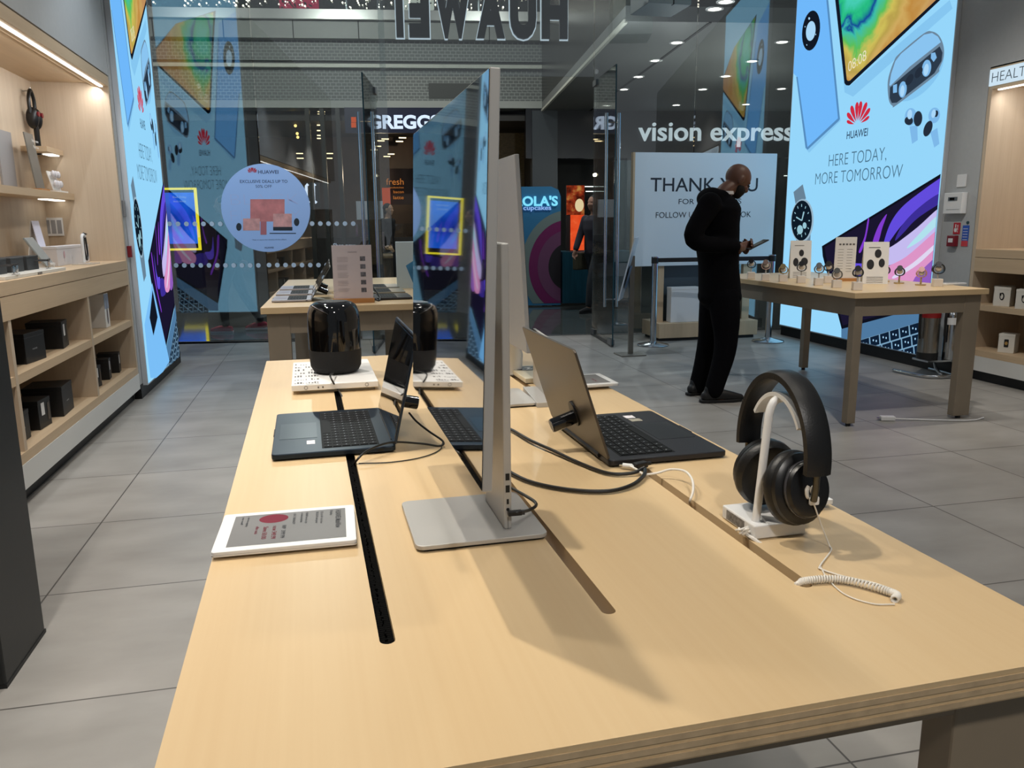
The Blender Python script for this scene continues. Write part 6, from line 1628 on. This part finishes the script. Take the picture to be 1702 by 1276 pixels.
tilt = math.radians(36)
hx = (FW*math.cos(tilt)-ZD*math.sin(tilt)).normalized(); hz = (FW*math.sin(tilt)+ZD*math.cos(tilt)).normalized()
# look a little towards the camera side of the phone
HR = Matrix((hx, LF, hz)).transposed()
def torso(mb, gr=0.0):
    R3 = Matrix((FW, LF, ZD)).transposed()
    rings = []
    for c, rf, rs in ((pel-ZD*.06, .125, .165), (pel, .135, .178), (wai, .128, .165), (wai.lerp(che, .5), .138, .180), (che, .145, .200), (che.lerp(nkb, .55), .132, .205), (nkb-ZD*.035, .095, .150), (nkb, .06, .075)):
        rings.append([c+FW*math.cos(a)*(rf+gr)+LF*math.sin(a)*(rs+gr) for a in [2*math.pi*i/24 for i in range(24)]])
    return mb.loft(rings)
bd_ = MB(); torso(bd_, -.012)
limb(bd_, [nkb-ZD*.04, nkb+FW*.02+ZD*.03, hc-hz*.045], [.062, .058, .056])
HL_ = head(bd_, hc, HR, .98)
for q in (1, -1):
    limb(bd_, [sh[q], elb[q], wri[q]], [.050, .043, .040, .034, .029])
    limb(bd_, list(hip[q]), [.085, .075, .058, .052, .042]); 
    a_ = hip[q][2]; limb(bd_, [a_-ZD*.03, a_+FW*.05-ZD*.055, a_+FW*.14-ZD*.062], [.035, .035, .03])
ph_c = J(1259, 406, 5.37)
for q in (1, -1):
    fw_ = (ph_c-wri[q]+ZD*.012).normalized()
    hand(bd_, wri[q], fw_, (LF*q+ZD*.35), .98, 40, -1 if q == 1 else 1)
body = fuse('body', bd_, SKIN, man, .0062, 3)
jk = MB(); torso(jk, .012)
for q in (1, -1): 
    limb(jk, [sh[q]-LF*(.02*q if q == 1 else -.02)*0, elb[q], wri[q].lerp(elb[q], .10)], [.082, .070, .064, .058, .048])
    ell(jk, sh[q]+ZD*.0, (.088, .075, .075))
ell(jk, nkb-FW*.085-ZD*.012, (.085, .135, .075), Matrix.Rotation(math.radians(-20), 3, 'Y')); ell(jk, nkb-FW*.03+ZD*.005, (.085, .10, .045)); ell(jk, pel-ZD*.03, (.150, .192, .10))
fuse('jacket', jk, CLOTH, man, .012, 5)
tr_ = MB()
for q in (1, -1):
    h, kn_, an = hip[q]
    limb(tr_, [h+ZD*.02, kn_, an+ZD*.005], [.112, .108, .088, .080, .072, .068])
ell(tr_, pel-ZD*.04, (.130, .172, .11))
fuse('trousers', tr_, DENIM, man, .012, 5)
for q in (1, -1):
    a_ = Vector((hip[q][2].x, hip[q][2].y, 0)); k = MB()
    d = (FW if q == 1 else (FW*.93+LF*.36)).normalized(); s_ = Vector((-d.y, d.x, 0))
    limb(k, [a_+d*-.055+ZD*.047, a_+d*.04+ZD*.055, a_+d*.13+ZD*.040, a_+d*.205+ZD*.030], [.042, .046, .040, .028])
    ell(k, a_-d*.02+ZD*.085, (.05, .05, .06))
    shoe = fuse('shoe', k, mat('shoe_black', (13, 13, 15), .5), man, .009, 3)
    so = MB(); out = [(-.098, -.030), (-.105, 0), (-.098, .030), (-.04, .036), (.05, .042), (.14, .044), (.205, .028), (.225, 0), (.205, -.028), (.14, -.044), (.05, -.042), (-.04, -.036)]
    obj('sole', so.prism(out, a_+ZD*.001, d, s_, ZD, .022), mat('sole_black', (9, 9, 10), .6), shoe, bevel=.004)
be = MB(); ell(be, HL_(.034, 0, -.052), (.066, .062, .062), HR); ell(be, HL_(.066, 0, -.088), (.03, .036, .026), HR, 10)
fuse('beard', be, mat('beard_black', (16, 13, 12), .9), man, .008, 2)
for q in (1, -1): obj('eye', MB().ball(HL_(.086, q*.031, .004), .010, 10), mat('eye_dark', (40, 34, 32), .2), man, smooth=True)
obj('collar', MB().loft([[nkb+ZD*z+FW*(math.cos(a)*r_+.02)+LF*math.sin(a)*r_ for a in [2*math.pi*i/20 for i in range(20)]] for r_, z in ((.068, .012), (.066, .034), (.060, .034), (.060, .012))]), mat('collar_white', (206, 206, 208), .7), man, smooth=True)
ph_t = thing('mobile_phone', 'dark mobile phone held in the bald man\'s hands', 'phone', mo+ph_c)
pR = Matrix.Rotation(math.radians(-24), 3, 'Y')
obj('body', MB().box((0, 0, 0), (.155, .075, .009), pR), BLACK, ph_t, bevel=.003)
obj('screen', MB().box(pR @ Vector((0, 0, .0048)), (.146, .068, .0008), pR), SCREEN, ph_t)

# ---- people out in the mall
def walker(label, x, y, ang, h, top, legc, shoec, front=.28, back=-.24, skin=(150, 112, 92), hair=(24, 18, 16), bag=None, sole=None):
    t = thing('person', label, 'person', (x, y, 0), ang)
    s = h/1.72
    mk = lambda n, c, **k: mat('%s_%d_%d_%d' % (n, *c), c, .8, **k)
    B = MB(); P = Vector((0, 0, .92*s))
    rings = [[Vector((math.cos(a)*rf*s+f*s, math.sin(a)*rs*s, z*s)) for a in [2*math.pi*i/20 for i in range(20)]] for z, rf, rs, f in ((.86, .10, .15, 0), (.95, .105, .155, 0), (1.06, .095, .135, .01), (1.22, .115, .165, .02), (1.36, .10, .175, .02), (1.43, .06, .09, .02))]
    B.loft(rings); limb(B, [(.02*s, 0, 1.40*s), (.03*s, 0, 1.50*s)], [.052*s, .05*s])
    hL = head(B, (.045*s, 0, 1.60*s), Matrix.Identity(3), s)
    feet = {}; legs = {}
    for q, fx in ((1, front), (-1, back)):
        hipp = Vector((0, q*.085*s, .88*s)); foot = Vector((fx*s, q*.08*s, .085*s if fx > 0 else .12*s)); kn_ = hipp.lerp(foot, .5)+Vector((.05*s, 0, .02*s))
        legs[q] = (hipp, kn_, foot); feet[q] = foot
        limb(B, legs[q], [.075*s, .06*s, .05*s, .042*s, .036*s]); limb(B, [foot, foot+Vector((.07*s, 0, -.045*s)), foot+Vector((.13*s, 0, -.05*s))], [.034*s, .03*s, .026*s])
        aw = Vector((-.18*s*(1 if q == 1 else -1), q*.23*s, .92*s)); ae = Vector((-.07*s*(1 if q == 1 else -1), q*.235*s, 1.14*s)); ash = Vector((.02*s, q*.175*s, 1.37*s))
        limb(B, [ash, ae, aw], [.045*s, .038*s, .034*s, .028*s, .025*s]); hand(B, aw, aw-ae, (0, -q, 0), s, 25, q)
        legs[(q, 'arm')] = (ash, ae, aw)
    fuse('body', B, mk('skin', skin), t, .0105, 3)
    k = MB(); k.loft([[v*1.0+Vector((v.x*.14, v.y*.10, 0)) for v in r_] for r_ in rings])
    for q in (1, -1): a0, a1, a2 = legs[(q, 'arm')]; limb(k, [a0, a1, a1.lerp(a2, .9)], [.068*s, .058*s, .054*s, .046*s])
    fuse('coat', k, mk('coat', top), t, .014, 4)
    k = MB()
    for q in (1, -1): a0, a1, a2 = legs[q]; limb(k, [a0, a1, a2+Vector((0, 0, .03*s))], [.098*s, .085*s, .068*s, .06*s, .05*s])
    ell(k, (0, 0, .90*s), (.115*s, .165*s, .10*s)); fuse('trousers', k, mk('trouser', legc), t, .014, 4)
    for q in (1, -1):
        f_ = feet[q]; lift = 0.0 if f_.x > 0 else .03*s
        k = MB(); limb(k, [(f_.x-.05*s, f_.y, .045*s+lift), (f_.x+.06*s, f_.y, .05*s+lift*.6), (f_.x+.17*s, f_.y, .033*s)], [.042*s, .043*s, .030*s]); sh_ = fuse('shoe', k, mk('shoe', shoec), t, .011, 2)
        obj('sole', MB().prism([(-.09*s, -.03*s), (-.09*s, .03*s), (.06*s, .04*s), (.18*s, .03*s), (.20*s, 0), (.18*s, -.03*s), (.06*s, -.04*s)], (f_.x, f_.y, lift*.5+.001), (1, 0, 0), (0, 1, 0), (0, 0, 1), .02*s), mk('sole', sole or shoec), sh_)
    k = MB(); ell(k, hL(-.022, 0, .034), (.096*s, .084*s, .090*s)); ell(k, hL(-.06, 0, -.03), (.05*s, .07*s, .07*s)); fuse('hair', k, mk('hair', hair), t, .012, 2)
    if bag:
        bg_ = thing('shoulder_bag', 'olive shoulder bag carried by the walker beyond the open door', 'bag', t.matrix_basis @ Vector((.0, -.27*s, .62*s)), ang)
        obj('body', MB().b2(-.15, .15, -.05, .05, 0, .26), mk('bag', bag), bg_, bevel=.02); obj('strap', MB().tube(curve_pts([(-.13, 0, .25), (-.08, 0, .5), (.0, .0, .62), (.08, 0, .5), (.13, 0, .25)], 5), .010, 6), mk('bag', bag), bg_)
    return t
walker('passer-by in dark clothes and pink trainers walking left behind the round sticker', -1.16, 10.62, math.radians(172), 1.68, (26, 28, 36), (18, 18, 24), (206, 70, 92), .10, -.30, sole=(214, 196, 200))
walker('passer-by in black stepping out from behind the left light box', -2.86, 14.75, math.radians(6), 1.76, (22, 22, 26), (12, 12, 14), (10, 10, 12), .44, -.20)
walker('dark-clothed walker with a bag seen through the open glass door on the right', 3.88, 11.45, math.radians(-150), 1.70, (30, 26, 38), (22, 28, 34), (20, 22, 26), .22, -.26, bag=(62, 58, 40))
walker('dark-haired person in black standing at the bakery counter left of the tall monitor', 1.20, 16.2, math.radians(-35), 1.72, (16, 16, 18), (16, 16, 18), (16, 16, 18), .06, -.06, skin=(186, 150, 122), hair=(14, 11, 10))
walker('person in a dark teal coat leaning at the teal kiosk counter', 3.86, 13.9, math.radians(-60), 1.66, (16, 52, 58), (20, 22, 28), (16, 16, 18), .05, -.05, skin=(150, 116, 96))
